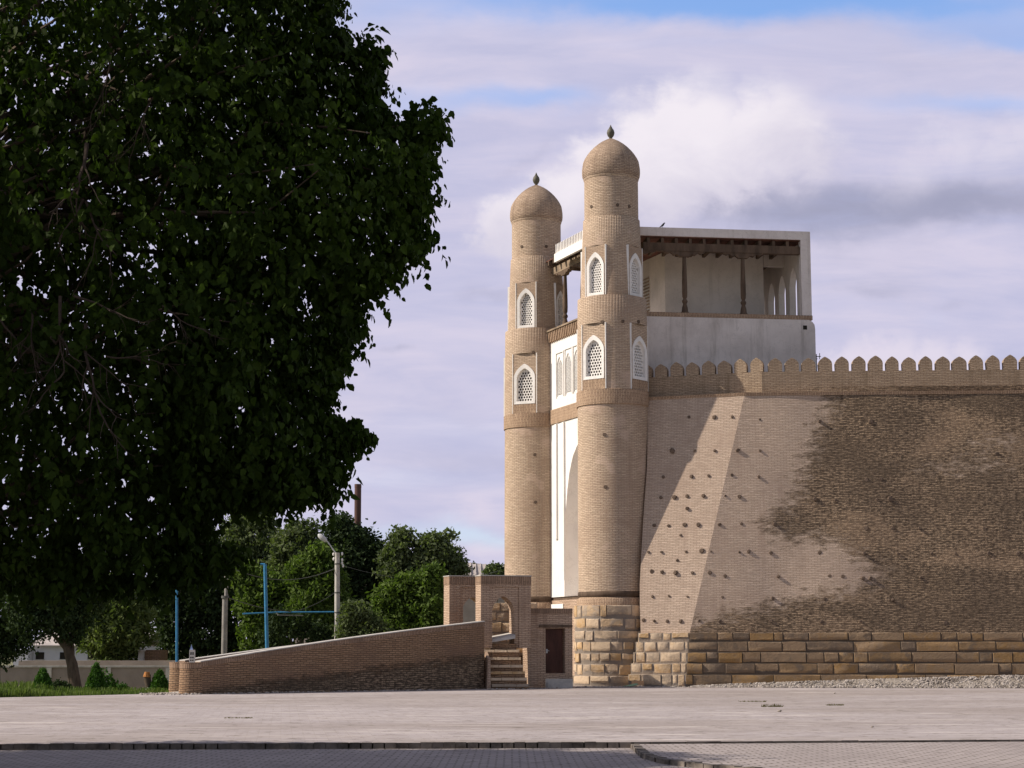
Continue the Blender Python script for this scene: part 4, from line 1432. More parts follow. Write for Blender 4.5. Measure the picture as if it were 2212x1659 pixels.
# merlons
def merlon_mesh():
    mb = MB()
    w, hgt, d = .585, (zMt - zP1) * .97, .34
    out = [(-w / 2, 0), (w / 2, 0), (w / 2 + .006, hgt * .52), (w * .47, hgt * .66), (w * .37, hgt * .79), (w * .20, hgt * .91), (.02, hgt), (-.02, hgt), (-w * .20, hgt * .91), (-w * .37, hgt * .79), (-w * .47, hgt * .66), (-w / 2 - .006, hgt * .52)]
    mb.prism([Vector((x, 0, z)) for x, z in out], (0, d, 0))
    mb.attr['wear'] = [.15] * len(mb.v)
    return mb
pitch = .722
m0 = None
def add_merlon(p, rot, k):
    global m0
    if m0 is None:
        m0 = merlon_mesh().build('merlon', M['parapet'], None)
        o = m0
    else:
        o = m0.copy(); COL.objects.link(o)
    o.parent = FW
    o.location = Vector((p.x, p.y, zP1 - .004)) - FW.location
    o.rotation_euler = (random.uniform(-.01, .01), random.uniform(-.035, .035), rot + random.uniform(-.03, .03))
    o.scale = (random.uniform(.92, 1.04), 1, random.uniform(.88, 1.06))
rF = math.atan2(FD.y, FD.x)
rL = math.atan2(-LD.y, -LD.x)
cm = mitre(C3, -.02)
add_merlon(cm + LD * .22, rL, 0)
for k in range(1, 8):
    add_merlon(cm + LD * (.22 + pitch * k), rL, k)
for k in range(1, 21):
    add_merlon(cm + FD * (-.22 + pitch * k + .1), rF, k)
# stepped stone footing
rows_n = 5
zs_step = [0, .50, .96, 1.42, 1.86, zS]
for k in range(rows_n):
    t = 1 - k / rows_n
    off = .13 + .125 * (rows_n - 1 - k)
    cb = C1.copy()
    cc_ = mitre(cb, off)
    # slide the corner so that the lowest course reaches C0
    tgt = C0
    lowc = mitre(cb, .13 + .125 * (rows_n - 1))
    shift = Vector((tgt.x - lowc.x, tgt.y - lowc.y, 0)) * ((rows_n - k - .5) / rows_n)
    cc_ = cc_ + shift
    def fnF(s, z, out, c=cc_):
        return Vector((c.x + FD.x * s + nFh.x * out, c.y + FD.y * s + nFh.y * out, z))
    def fnL(s, z, out, c=cc_):
        return Vector((c.x - LD.x * s + nLh.x * out, c.y - LD.y * s + nLh.y * out, z))
    z0, z1 = zs_step[k], zs_step[k + 1]
    mb = stone_skin(fnF, 0.0, LEN, [(z0, z1, 0)], .5, 2.1, 30 + k, .05, .03)
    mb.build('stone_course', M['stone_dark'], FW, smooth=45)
    Xe = 1357 + 5.5 * k
    ue = uv_of(Xe, 1440)[0]
    # length of the short side up to the sight line of that course's end
    le = (cc_.x - ue * cc_.y) / (-LD.x + ue * LD.y)
    mb2 = stone_skin(fnL, -le, 0.0, [(z0, z1, 0)], .4, .9, 60 + k, .045, .045)
    e0 = fnL(-le, z0, 0); e1 = fnL(-le, z1, 0)
    mb2.face([e0 + Vector((0.25, 1.6, 0)), e0, e1, e1 + Vector((0.25, 1.6, 0))])
    mb2.attr['tint'] += [(.4, .3, .4, 1)] * 4
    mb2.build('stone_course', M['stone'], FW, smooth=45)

# beam ends sticking out of the wall
z8 = [(343, 488), (485, 490), (585, 488), (738, 503), (1073, 512), (1358, 515), (250, 677), (375, 677), (487, 677), (615, 673), (740, 677), (2060, 693), (200, 823), (358, 820), (453, 817), (582, 812), (733, 823), (1415, 835), (1332, 838), (187, 938), (263, 936), (333, 930), (425, 928), (545, 928), (625, 933), (1160, 952), (1270, 943), (1393, 948), (1465, 945), (1858, 943), (1960, 950), (1045, 945), (333, 998), (150, 1093), (230, 1095), (320, 1090), (395, 1090), (513, 1088), (637, 1085), (820, 1085), (297, 1147), (1330, 1110), (1480, 1110), (1630, 1110), (1990, 1112), (2105, 1105), (118, 1243), (190, 1242), (327, 1240), (415, 1236), (467, 1240), (625, 1242), (677, 1238), (800, 1246), (1073, 1245), (278, 1287), (1320, 1250), (1510, 1250), (1697, 1250), (1830, 1252), (2015, 1248), (2180, 1250)]
z7 = [(135, 213), (193, 215), (270, 220), (363, 220), (460, 220), (545, 238), (842, 240), (1128, 240), (1200, 242), (1315, 250), (1355, 250), (1635, 245), (140, 353), (232, 350), (335, 353), (530, 357), (812, 362), (1100, 365), (1480, 370), (1860, 370), (90, 485), (150, 488), (222, 490), (298, 490), (400, 488), (515, 490), (800, 490), (1085, 495), (1300, 490), (1625, 510), (1775, 500)]
spots = [(1355.4 + x * .3872, 711.6 + y * .3872) for x, y in z8] + [(1355.4 + x * .3872, 1152 + y * .3872) for x, y in z7]
def cornerX(Y):
    return 1490 + (1609 - 1490) * (1367 - Y) / (1367 - 850)
peg = []
for v_ in range(4):
    mb = MB()
    rr = (.085, .105, .07, .095)[v_]
    L_ = (.13, .17, .09, .12)[v_]
    mb.tube([(0, .14, 0), (.004, 0, 0), (.006, -L_ * .8, -.006), (.01, -L_, -.01)], [rr, rr * 1.02, rr * .95, rr * .72], 7)
    me = mb.build('beam_end', M['log'], None)
    peg.append(me)
used = set()
for i_, (X, Y) in enumerate(spots):
    left_ = X < cornerX(Y)
    nrm = nL if left_ else nF
    p = on_plane(X, Y, C1, nrm)
    v_ = random.randrange(4)
    if v_ in used:
        o = peg[v_].copy(); COL.objects.link(o)
    else:
        o = peg[v_]; used.add(v_)
    o.parent = FW
    o.location = p - FW.location
    nh = Vector((nrm.x, nrm.y, 0)).normalized()
    o.rotation_euler = (random.uniform(-.1, .15), random.uniform(0, 6), math.atan2(nh.y, nh.x) + PI / 2 + random.uniform(-.15, .15))
    q = random.uniform(.65, 1.1)
    o.scale = (q, random.uniform(.3, .6) if left_ else random.uniform(.2, .55), q * random.uniform(.8, 1.2))
for v_ in range(4):
    if v_ not in used: bpy.data.objects.remove(peg[v_])

# rubble along the foot of the wall
mb = MB()
def mound_h(s):
    return 0.02 + .46 * max(0, min(1, (s - .2) / 13.0)) ** .8
cb0 = C0
NR = 60
rnd = random.Random(5)
prof_r = [(-.6, 1.0), (.25, .95), (.7, .6), (1.2, .25), (1.7, 0.0)]
grid = []
for i in range(NR + 1):
    s = .3 + (LEN - .3) * i / NR
    row = []
    for (o, h) in prof_r:
        hh = mound_h(s) * h * (1 + rnd.uniform(-.15, .15)) if h > 0 else -.05
        w_ = .5 + .5 * min(1, s / 8)
        p = cb0 + FD * s + nFh * (o * w_ + rnd.uniform(-.05, .05))
        row.append(Vector((p.x, p.y, hh)))
    grid.append(row)
for i in range(NR):
    for j in range(len(prof_r) - 1):
        mb.face([grid[i][j + 1], grid[i + 1][j + 1], grid[i + 1][j], grid[i][j]])
tag(mb.build('rubble_bank', M['rubble'], smooth=80), kind='structure')
def pebbles(name, pts, smin, smax, mat, seed):
    rng = np.random.default_rng(seed)
    ico = np.array([(1, 0, 0), (-1, 0, 0), (0, 1, 0), (0, -1, 0), (0, 0, 1), (0, 0, -1), (.7, .7, 0), (-.7, .7, 0), (.7, -.7, 0), (-.7, -.7, 0)], float)
    ico = np.array([(1, 0, 0), (.5, .87, 0), (-.5, .87, 0), (-1, 0, 0), (-.5, -.87, 0), (.5, -.87, 0), (.55, 0, .75), (-.3, .48, .75), (-.3, -.48, .75), (.55, 0, -.75), (-.3, .48, -.75), (-.3, -.48, -.75)])
    F_ = [(0, 1, 6), (1, 7, 6), (1, 2, 7), (2, 3, 7), (3, 8, 7), (3, 4, 8), (4, 5, 8), (5, 6, 8), (5, 0, 6), (6, 7, 8), (1, 0, 9), (2, 1, 10), (1, 9, 10), (3, 2, 10), (4, 3, 11), (3, 10, 11), (5, 4, 11), (0, 5, 9), (5, 11, 9), (9, 11, 10)]
    F_ = np.array(F_)
    n = len(pts)
    V = np.zeros((n, 12, 3))
    sc = rng.uniform(smin, smax, n) * rng.uniform(.6, 1.0, n)
    ang = rng.uniform(0, 6.28, n)
    for i in range(n):
        v = ico * (sc[i] * np.array([rng.uniform(.8, 1.4), rng.uniform(.7, 1.0), rng.uniform(.5, .8)]))
        v = v * (1 + rng.uniform(-.15, .15, (12, 1)))
        t = rng.uniform(-.5, .5)
        c, s_ = math.cos(ang[i]), math.sin(ang[i])
        x, y, z = v[:, 0], v[:, 1], v[:, 2]
        x, z = x * math.cos(t) - z * math.sin(t), x * math.sin(t) + z * math.cos(t)
        V[i] = np.stack([x * c - y * s_, x * s_ + y * c, z], 1) + pts[i]
    faces = (F_[None] + (np.arange(n) * 12)[:, None, None]).reshape(-1, 3)
    return npmesh(name, V.reshape(-1, 3), faces, mat)
rng = np.random.default_rng(3)
pts_ = []
for _ in range(4200):
    s = .2 + 17 * rng.random() ** .8
    o = rng.random() * 1.9 - .2
    w_ = .5 + .5 * min(1, s / 8)
    h = mound_h(s) * np.interp(o, [q[0] for q in prof_r], [q[1] for q in prof_r]) if o < 1.7 else 0
    p = cb0 + FD * s + nFh * (o * w_)
    pts_.append((p.x, p.y, max(0.0, h) + .01))
for _ in range(420):      # loose gravel along the foot of steps, ramp and towers
    X = rng.uniform(385, 1500)
    base_y = np.interp(X, [385, 1045, 1140, 1240, 1360, 1500], [65.4, 73.4, 73.8, 77.5, 78.2, 77.7])
    u, _ = uv_of(X, 1480)
    d = base_y - abs(rng.normal(0, .35))
    pts_.append((u * d, d, .008))
for _ in range(160):
    d = rng.uniform(64.5, 67.5)
    u, _ = uv_of(rng.uniform(300, 390), 1498)
    pts_.append((u * d, d, .008))
gr = pebbles('gravel', np.array(pts_), .035, .085, M['pebble'], 8)
tag(gr, 'grey river pebbles and rubble heaped along the foot of the fortress wall', 'gravel', kind='stuff')

# ------------------------------------------------------------------ ramp
RA = at(412, 1498, 65.6); RA.z = 0
RBp = at(1046, 1490, 74.2); RBp.z = 0
RD = (RBp - RA).normalized(); RLn = (RBp - RA).length
RN = Vector((RD.y, -RD.x, 0))                       # towards the camera
zr0 = at(412, 1431, 65.6).z; 
zr1 = at(1030, 1341, 74.0).z
RAMP = thing('brick_ramp', 'long brown brick ramp with sloping side walls and rounded ends, rising to the gate', 'ramp', RA)
def ramp_wall(off, th, l0, l1, nm, z0=zr0, z1=zr1):
    """sloped wall with a soldier-brick top band and coping"""
    n_ = 16
    out = []
    m1, m2, m3 = MB(), MB(), MB()
    wr = []
    for k in range(n_):
        a, b = l0 + (l1 - l0) * k / n_, l0 + (l1 - l0) * (k + 1) / n_
        def zt_(s):
            t = max(0, s) / RLn
            return z0 + (z1 - z0) * (t + .05 * math.sin(PI * t))
        def P(s, o, z):
            q = RA + RD * s + RN * o
            return Vector((q.x, q.y, z))
        za_, zb_ = zt_(a), zt_(b)
        for j in range(6):
            f0, f1_ = j / 6, (j + 1) / 6
            la, lb_, ha, hb_ = -.05 + (za_ - .16) * f0, -.05 + (zb_ - .16) * f0, -.05 + (za_ - .16) * f1_, -.05 + (zb_ - .16) * f1_
            i0 = len(m1.v)
            m1.hexa([P(a, off, la), P(b, off, lb_), P(b, off - th, lb_), P(a, off - th, la)], [P(a, off, ha), P(b, off, hb_), P(b, off - th, hb_), P(a, off - th, ha)])
            for q in m1.v[i0:]:
                s_ = (Vector(q) - RA).dot(RD)
                zl_ = .05 + max(0, s_) / RLn * 1.25
                wr.append(.5 + max(-.45, min(.3, (zl_ - q[2]) * .8)))
        for (mb_, lo1, lo2, hi1, hi2, e) in ( (m2, za_ - .21, zb_ - .21, za_ - .035, zb_ - .035, .012), (m3, za_ - .035, zb_ - .035, za_, zb_, .035)):
            mb_.hexa([P(a, off + e, lo1), P(b, off + e, lo2), P(b, off - th - e, lo2), P(a, off - th - e, lo1)],
                     [P(a, off + e, hi1), P(b, off + e, hi2), P(b, off - th - e, hi2), P(a, off - th - e, hi1)])
    m1.attr['wear'] = wr
    w = m1.build(nm, M['ramp'], RAMP)
    m2.build('top_band', M['ramp_soldier'], w)
    m3.build('coping', M['concrete'], w)
ramp_wall(0.0, .38, 0.35, RLn, 'near_wall')
ramp_wall(-2.0, .34, .9, RLn + .6, 'far_wall', zr0 - .03, zr0 + .098 * RLn)
rad = .435
for (c, nm) in ((RA + RD * .28 - RN * (rad - .02), 'rounded_end'), (RA - RN * (3.1 + .2) + RD * .1, 'rounded_end')):
    # second post: put where the picture shows it
    if nm == 'rounded_end' and (c - RA).length > 2:
        c = RA - RN * 2.1 + RD * .85; c.z = 0
    mb = MB()
    mb.lathe([(rad + .02, -.05), (rad, zr0 - .21)], 40, c=(c.x, c.y))
    w = mb.build('rounded_end', M['ramp'], RAMP, smooth=50)
    mb = MB()
    mb.lathe([(rad + .012, zr0 - .21), (rad + .012, zr0 - .03)], 40, c=(c.x, c.y))
    mb.lathe([(rad + .02, zr0 - .03), (rad + .02, zr0)], 40, c=(c.x, c.y))
    mb.build('top_band', M['ramp_soldier'], w, smooth=50)
# ramp floor
mb = MB()
def RP(s, o, z):
    q = RA + RD * s + RN * o
    return Vector((q.x, q.y, z))
mb.hexa([RP(.2, -.39, -.1), RP(RLn, -.39, -.1), RP(RLn, -1.99, -.1), RP(.2, -1.99, -.1)], [RP(.2, -.39, .02), RP(RLn, -.39, zr1 - 1.1), RP(RLn, -1.99, zr1 - 1.1), RP(.2, -1.99, .02)])
mb.build('ramp_floor', M['concrete'], RAMP)

# arched brick gateways at the head of the ramp
def brick_gateway(label, Xl, Xr, depth, Ytop, Ybot, Xal, Xar, Ysp, Yap, Yab, alfX, alfY, thick, zb=None, extra=None):
    o = thing('brick_gateway', label, 'gateway', at(Xl, 1450, depth), 0, 'brick gateways at the head of the ramp')
    o.location.z = 0
    P_ = lambda X, Y: at(X, Y, depth)
    x0, x1 = P_(Xl, 1300).x, P_(Xr, 1300).x
    zt_, zb_ = P_(Xl, Ytop).z, (P_(Xl, Ybot).z if zb is None else zb)
    ax0, ax1 = P_(Xal, 1300).x, P_(Xar, 1300).x
    zsp, zap, zab = P_(Xal, Ysp).z, P_(Xal, Yap).z, P_(Xal, Yab).z
    y = depth
    mb = MB()
    def box(a, b, z0, z1, y0=y, y1=y + thick):
        mb.box(((a + b) / 2, (y0 + y1) / 2, (z0 + z1) / 2), (b - a, y1 - y0, z1 - z0))
    zc = zt_ - .38
    box(x0, ax0, zb_, zc)
    box(ax1, x1, zb_, zc)
    if zab > zb_ + .02:
        box(ax0, ax1, zb_, zab)
    n_ = 12
    for k in range(n_):
        a, b = ax0 + (ax1 - ax0) * k / n_, ax0 + (ax1 - ax0) * (k + 1) / n_
        def az(x):
            t = min(1, abs((x - (ax0 + ax1) / 2) / ((ax1 - ax0) / 2)))
            return zsp + (zap - zsp) * (1 - t ** 1.7) ** .75
        mb.hexa([Vector((a, y, az(a))), Vector((b, y, az(b))), Vector((b, y + thick, az(b))), Vector((a, y + thick, az(a)))],
                [Vector((a, y, zc)), Vector((b, y, zc)), Vector((b, y + thick, zc)), Vector((a, y + thick, zc))])
    # raised rectangular surround
    al0, al1 = P_(alfX[0], 1300).x, P_(alfX[1], 1300).x
    zal = P_(alfX[0], alfY).z
    box(x0, al0, zb_, zc, y - .05, y - .002)
    box(al1, x1, zb_, zc, y - .05, y - .002)
    box(al0 + .002, al1 - .002, zal, zc, y - .05, y - .002)
    b = mb.build('brickwork', M['gate'], o)
    mb = MB()
    mb.box(((x0 + x1) / 2, y + thick / 2 - .025, (zc + zt_) / 2 - .02), (x1 - x0 + .02, thick + .08, zt_ - zc - .04))
    mb.build('soldier_top', M['ramp_soldier'], o)
    mb = MB()
    mb.box(((x0 + x1) / 2, y + thick / 2 - .025, zt_ - .018), (x1 - x0 + .05, thick + .11, .036))
    mb.build('coping', M['concrete'], o)
    o.rotation_euler = (0, 0, R(19))
    o.scale = (1.06, 1, 1)
    return o
brick_gateway('left brick gateway at the ramp head, its arch half hidden by the other gateway', 970, 1062, 78.0, 1243, 1375, 1000, 1042, 1310, 1290, 1372, (993, 1052), 1268, .75)
brick_gateway('right brick gateway at the ramp head, with steps coming down from its arch', 1038, 1146, 75.2, 1242, 1400, 1063, 1111, 1316, 1288, 1400, (1057, 1120.5), 1267, .65)
# stairs in front of the right gateway
ST = thing('stone_steps', 'worn stone and brick steps climbing to the right arched gateway', 'steps', at(1095, 1488, 74))
ST.location.z = 0
Ytr = [1478, 1464.5, 1450.5, 1436.5, 1420, 1403.5]
xl0, xr0 = [1062, 1056, 1053.5, 1051, 1046, 1041], [1142, 1138.5, 1134.5, 1130, 1125.5, 1122]
mb_all = []
dep0 = 73.6
for k in range(6):
    dep = dep0 + .27 * k
    zt_ = at(1100, Ytr[k], dep).z
    zb_ = -.05
    a, b = at(xl0[k], 1450, dep).x, at(xr0[k], 1450, dep).x
    mb = MB()
    rnd = random.Random(k + 20)
    nseg = 4
    dd = 75.2 - dep + .35
    for q in range(nseg):
        p, r_ = a + (b - a) * q / nseg + .005, a + (b - a) * (q + 1) / nseg - .005
        o = rnd.uniform(-.015, .02)
        zz1 = zt_ - .10
        mb.hexa([Vector((p, dep + .03, zb_)), Vector((r_, dep + .03, zb_)), Vector((r_, dep + dd, zb_)), Vector((p, dep + dd, zb_))],
                [Vector((p, dep + .03, zz1)), Vector((r_, dep + .03, zz1)), Vector((r_, dep + dd, zz1)), Vector((p, dep + dd, zz1))])
    mb.build('riser', M['ramp'], ST)
    mb = MB()
    for q in range(3):
        p, r_ = a + (b - a) * q / 3 + .008, a + (b - a) * (q + 1) / 3 - .008
        o = rnd.uniform(-.02, .03)
        h_ = rnd.uniform(-.012, .012)
        lo = [Vector((p, dep - .03 + o, zt_ - .10)), Vector((r_, dep - .03 + o, zt_ - .10)), Vector((r_, dep + .5, zt_ - .10)), Vector((p, dep + .5, zt_ - .10))]
        hi = [Vector((p, dep - .015 + o, zt_ + h_)), Vector((r_, dep - .015 + o, zt_ - h_)), Vector((r_, dep + .5, zt_ - h_)), Vector((p, dep + .5, zt_ + h_))]
        mb.hexa(lo, hi)
    mb.attr['tint'] = [(rnd.random(), .0, rnd.random(), 1)] * len(mb.v)
    mb.build('tread', M['stone'], ST)
# small flank wall on the left of the steps (lit face)
mb = MB()
pa, pb = at(1045, 1488, 74.9), at(1061, 1490, 73.6)
lo = [Vector((pa.x, 75.2, -.05)), Vector((pb.x - .16, 73.62, -.05)), Vector((pb.x - .01, 73.62, -.05)), Vector((pa.x + .12, 75.2, -.05))]
hi = [Vector((at(1045, 1410, 75).x, 75.2, at(1045, 1405, 75).z)), Vector((at(1054, 1425, 74).x, 74.0, at(1054, 1424, 74).z)), Vector((at(1054, 1425, 74).x + .1, 74.0, at(1054, 1424, 74).z)), Vector((at(1045, 1410, 75).x + .12, 75.2, at(1045, 1405, 75).z))]
mb.hexa(lo, hi)
mb.build('flank_wall', M['gate'], ST)
# upper broken slab and stone wall seen through the arch
mb = MB()
a, b = at(1062, 1380, 75.6), at(1113, 1376, 75.6)
mb.hexa([Vector((a.x, 75.35, a.z - .14)), Vector((b.x, 75.35, b.z - .06)), Vector((b.x, 76.3, b.z)), Vector((a.x, 76.3, a.z + .02))],
        [Vector((a.x, 75.4, a.z - .03)), Vector((b.x, 75.38, b.z + .06)), Vector((b.x, 76.3, b.z + .22)), Vector((a.x, 76.3, a.z + .12))])
mb.build('broken_slab', M['concrete'], ST)
mb = MB()
mb.box(((a.x + b.x) / 2, 75.9, (a.z - .2) / 2), (b.x - a.x + .1, .8, a.z - .2))
mb.build('upper_block', M['ramp'], ST)
SW = thing('stone_wall', 'ochre stone block wall seen through the right gateway arch', 'wall', (at(1090, 1400, 77).x, 77, 0))
def fnS(s, z, out):
    return Vector((at(1060, 1400, 77).x + s, 77.0 - out, z))
mb = stone_skin(fnS, -.3, 1.9, [(1.3, 1.75, 0), (1.75, 2.2, 0), (2.2, 2.65, 0), (2.65, 3.05, 0), (3.05, 3.45, 0)], .5, .95, 88, .05, .03)
mb.build('blockwork', M['stone'], SW, smooth=45)
mb = MB()
mb.box((at(1060, 1400, 77).x + .8, 77.4, 1.7), (2.2, .7, 3.4))
mb.build('wall_core', M['ramp'], SW)

# door annex
dA = 76.5
AN = thing('door_annex', 'low brick annex with brown wooden door, between the steps and the stone tower base', 'building', at(1142, 1485, dA))
AN.location.z = 0
def ax(X): return at(X, 1400, dA).x
xL, xR = ax(1142), ax(1238)
zT = at(1190, 1314, dA).z
dx0, dx1 = ax(1179), ax(1221.5)
dz0, dz1 = at(1190, 1455, dA).z, at(1190, 1357, dA).z
mb = MB()
zTt = zT - .2
def bx(m, a, b, y0, y1, z0, z1):
    m.box(((a + b) / 2, (y0 + y1) / 2, (z0 + z1) / 2), (b - a, y1 - y0, z1 - z0))
yb = dA + 1.6
bx(mb, dx0 - .001, dx1 + .001, dA, yb, -.05, dz0)
bx(mb, dx0 - .001, dx1 + .001, dA, yb, dz1, zTt)
mb.hexa([Vector((xL - .02, dA, -.05)), Vector((dx0, dA, -.05)), Vector((dx0, yb, -.05)), Vector((ax(1132) - .05, yb, -.05))], [Vector((xL - .1, dA, zTt)), Vector((dx0, dA, zTt)), Vector((dx0, yb, zTt)), Vector((ax(1120), yb, zTt))])
bx(mb, dx1, xR, dA, yb, -.05, zTt)
mb.build('brickwork', M['gate'], AN)
mb = MB()
mb.hexa([Vector((xL - .12, dA - .03, zTt)), Vector((xR, dA - .03, zTt)), Vector((xR, yb, zTt)), Vector((ax(1120) - .03, yb, zTt))], [Vector((xL - .12, dA - .03, zT)), Vector((xR, dA - .03, zT)), Vector((xR, yb, zT)), Vector((ax(1120) - .03, yb, zT))])
mb.build('soldier_top', M['ramp_soldier'], AN)
mb = MB()
bx(mb, ax(1164.5), xR, dA - .04, dA + .2, dz1 + .03, at(1190, 1349.5, dA).z)
mb.build('lintel', M['wood'], AN)
yd = dA + .16
mb = MB()
dxm = dx1 - .06
bx(mb, dx0 + .01, dxm, yd, yd + .05, dz0 + .02, dz1 - .02)
for (a, b, c, d) in ((.08, .92, .56, .93), (.08, .92, .07, .48)):
    w_, h_ = dxm - dx0, dz1 - dz0
    for (p, q, r_, s_) in ((a, b, c, c + .03), (a, b, d - .03, d), (a, a + .06, c + .03, d - .03), (b - .06, b, c + .03, d - .03)):
        bx(mb, dx0 + w_ * p, dx0 + w_ * q, yd - .018, yd, dz0 + h_ * r_, dz0 + h_ * s_)
for k in range(1, 7):
    xx = dx0 + (dxm - dx0) * k / 7
    bx(mb, xx - .006, xx + .006, yd - .008, yd, dz0 + .1, dz1 - .1)
dr = mb.build('door', M['door'], AN)
mb = MB()
bx(mb, dx0 + .05, dx0 + .115, yd - .035, yd - .008, dz0 + 1.83 * .45, dz0 + 1.83 * .54)
mb.tube([(dx0 + .09, yd - .035, dz0 + .92), (dx0 + .09, yd - .075, dz0 + .92), (dx0 + .17, yd - .08, dz0 + .92)], .012, 6)
mb.build('door_handle', M['metal'], dr)
AN.rotation_euler = (0, 0, R(13))
AN.scale = (1.02, 1, 1)
DS = MB()
bx(DS, ax(1178), ax(1236), dA - .55, dA - .02, -.05, at(1200, 1472, dA - .5).z + .1)
bx(DS, ax(1182), ax(1236), dA - .72, dA - .552, -.05, at(1200, 1479, dA - .5).z + .07)
tag(DS.build('door_step', M['concrete']), 'low concrete doorstep in front of the brown wooden door', 'step')

# ------------------------------------------------------------------ small things
# bird
bl = at(1431, 487, 83.3); bl.z = zRt
BR = thing('bird', 'small black bird perched on the white flat roof edge', 'bird', bl)
mb = MB()
c = bl + Vector((0, 0, .12))
mb.tube([c + Vector((-.10, 0, -.06)), c + Vector((-.05, 0, -.02)), c + Vector((.01, 0, .02)), c + Vector((.05, 0, .075)), c + Vector((.075, 0, .11)), c + Vector((.10, 0, .125)), c + Vector((.135, 0, .12))], [.012, .035, .05, .042, .032, .028, .004], 10)
mb.tube([c + Vector((-.08, 0, -.04)), c + Vector((-.20, 0, -.13))], [.022, .012], 6)
mb.build('body', M['bird'], BR, smooth=80)
for dy in (-.015, .015):
    mb = MB()
    mb.tube([bl + Vector((0, dy, 0)), c + Vector((0, dy, -.02))], .006, 5)
    mb.build('leg', M['bird'], BR)
# hollow block standing on the ramp's round end
hb = at(414, 1431, 65.6); hb.z = zr0
HB = thing('hollow_block', 'pale pierced hollow block standing on end on the rounded wall end', 'brick', hb)
mb = MB()
w_, h_, d_ = .19, .44, .12
x0, z0 = hb.x - .09, hb.z
cols = [0, .03, .085, .105, .16, .19]; rws = [0, .05, .11, .14, .20, .25, .37, .44]
cols = [0, .035, .085, .105, .155, .19]
rws = [0, .05, .10, .14, .20, .26, .36, .44]
for i in range(5):
    for j in range(7):
        hole = (i in (1, 3)) and (j in (1, 3, 5))
        if not hole:
            mb.face([(x0 + cols[i], hb.y, z0 + rws[j]), (x0 + cols[i + 1], hb.y, z0 + rws[j]), (x0 + cols[i + 1], hb.y, z0 + rws[j + 1]), (x0 + cols[i], hb.y, z0 + rws[j + 1])])
bx(mb, x0, x0 + w_, hb.y + .05, hb.y + d_, z0, z0 + h_)
for xx in (x0, x0 + w_ - .02):
    bx(mb, xx, xx + .02, hb.y + .001, hb.y + .05, z0, z0 + h_)
bx(mb, x0, x0 + w_, hb.y + .001, hb.y + .05, z0 + h_ - .02, z0 + h_ + .002)
mb.build('block', M['concrete'], HB)
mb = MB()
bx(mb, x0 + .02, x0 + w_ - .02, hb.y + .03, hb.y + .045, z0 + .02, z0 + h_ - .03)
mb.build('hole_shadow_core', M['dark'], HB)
mb = MB()
mb.prism([(x0 + .01, hb.y + .03, z0 + h_ + .002), (x0 + .12, hb.y + .03, z0 + h_ + .002), (x0 + .085, hb.y + .05, z0 + h_ + .09), (x0 + .06, hb.y + .05, z0 + h_ + .19)], (0, .02, 0))
gm, gg, gb = new_mat('blue_plastic_scrap', .3, .5)
gb.inputs['Base Color'].default_value = (.25, .33, .55, 1)
tag(mb.build('plastic_scrap', gm), 'bluish scrap of plastic on top of the pale hollow block', 'scrap')
# debris by the wall foot
mb = MB()
p = at(1376, 1472, 78.7)
mb.box((p.x, 78.3, .16), (.50, .16, .17), R(-8))
o_m, og, ob_ = new_mat('orange_carton', .8, .2)
ob_.inputs['Base Color'].default_value = (.62, .36, .19, 1)
o = mb.build('carton', o_m)
tag(o, 'orange cardboard box lying at the foot of the lit wall corner', 'box')
mb = MB()
p = at(1362, 1477, 78.2)
pts = [(-.3, -.03, .02), (.02, -.1, .03), (.3, -.02, .10), (.22, .1, .14), (-.1, .12, .06)]
mb.prism([Vector((p.x + a, 77.9 + b, c)) for a, b, c in pts], (0, 0, .02))
gm2, _, gb2 = new_mat('green_sheet', .7, .3)
gb2.inputs['Base Color'].default_value = (.22, .33, .2, 1)
tag(mb.build('sheet_scrap', gm2), 'crumpled green scrap lying beside the orange cardboard box', 'scrap')
# stones on the paving
rnd = random.Random(2)
for i_, (X, Y, s_, lb) in enumerate(((1247 + 0, 1487, .05, 'small tan stone on the paving below the doorstep'), (1840, 1721.5 / 1, .0, ''), (1657 + 183, 1534, .0, ''))):
    pass
for (X, Y, s_, lb) in ((1684, 1537.5, .06, 'small tan stone alone on the open paving below the wall'), (1803, 1498.5, .05, 'small dark stone on the paving near the rubble'), (1884.5, 1572, .05, 'small brown clod far out on the paving at right')):
    p = on_ground(X, Y)
    o = pebbles('stone', np.array([(p.x, p.y, .02)]), s_, s_ * 1.1, M['rubble'], int(X))
    tag(o, lb, 'stone', 'loose stones on the paving')

# poles, lamp and wires ----------------------------------------------------
def pole(name, label, cat, pts, rads, mat, group=None, n=10):
    base = Vector(pts[0])
    t = thing(name, label, cat, base, 0, group)
    mb = MB(); mb.tube(pts, rads, n)
    mb.build('post', mat, t, smooth=60)
    return t
dL = 100.0
def gz(x, y): return land_z(x, y)
pb_ = at(729.5, 1400, dL); pt_ = at(728.5, 1194, dL)
b0 = Vector((pb_.x, pb_.y, gz(pb_.x, pb_.y)))
lamp = pole('street_lamp', 'tall pale concrete lamp post with angled arm and white lamp head', 'street lamp', [b0, pt_], [.165, .13], M['concrete'])
a0, a1, a2 = at(723, 1192, dL), at(709, 1172, dL), at(703, 1165, dL)
mb = MB(); mb.tube([pt_ + Vector((0, 0, -.1)), a0, a1, a2], .035, 8)
mb.build('arm', M['metal'], lamp, smooth=60)
h0, h1 = at(706, 1170, dL), at(687, 1154, dL)
mb = MB()
d_ = h1 - h0
mb.tube([h0, h0 + d_ * .15, h0 + d_ * .5, h0 + d_ * .85, h1], [.04, .11, .15, .12, .03], 12)
mb.build('lamp_head', M['metal'], lamp, smooth=80)
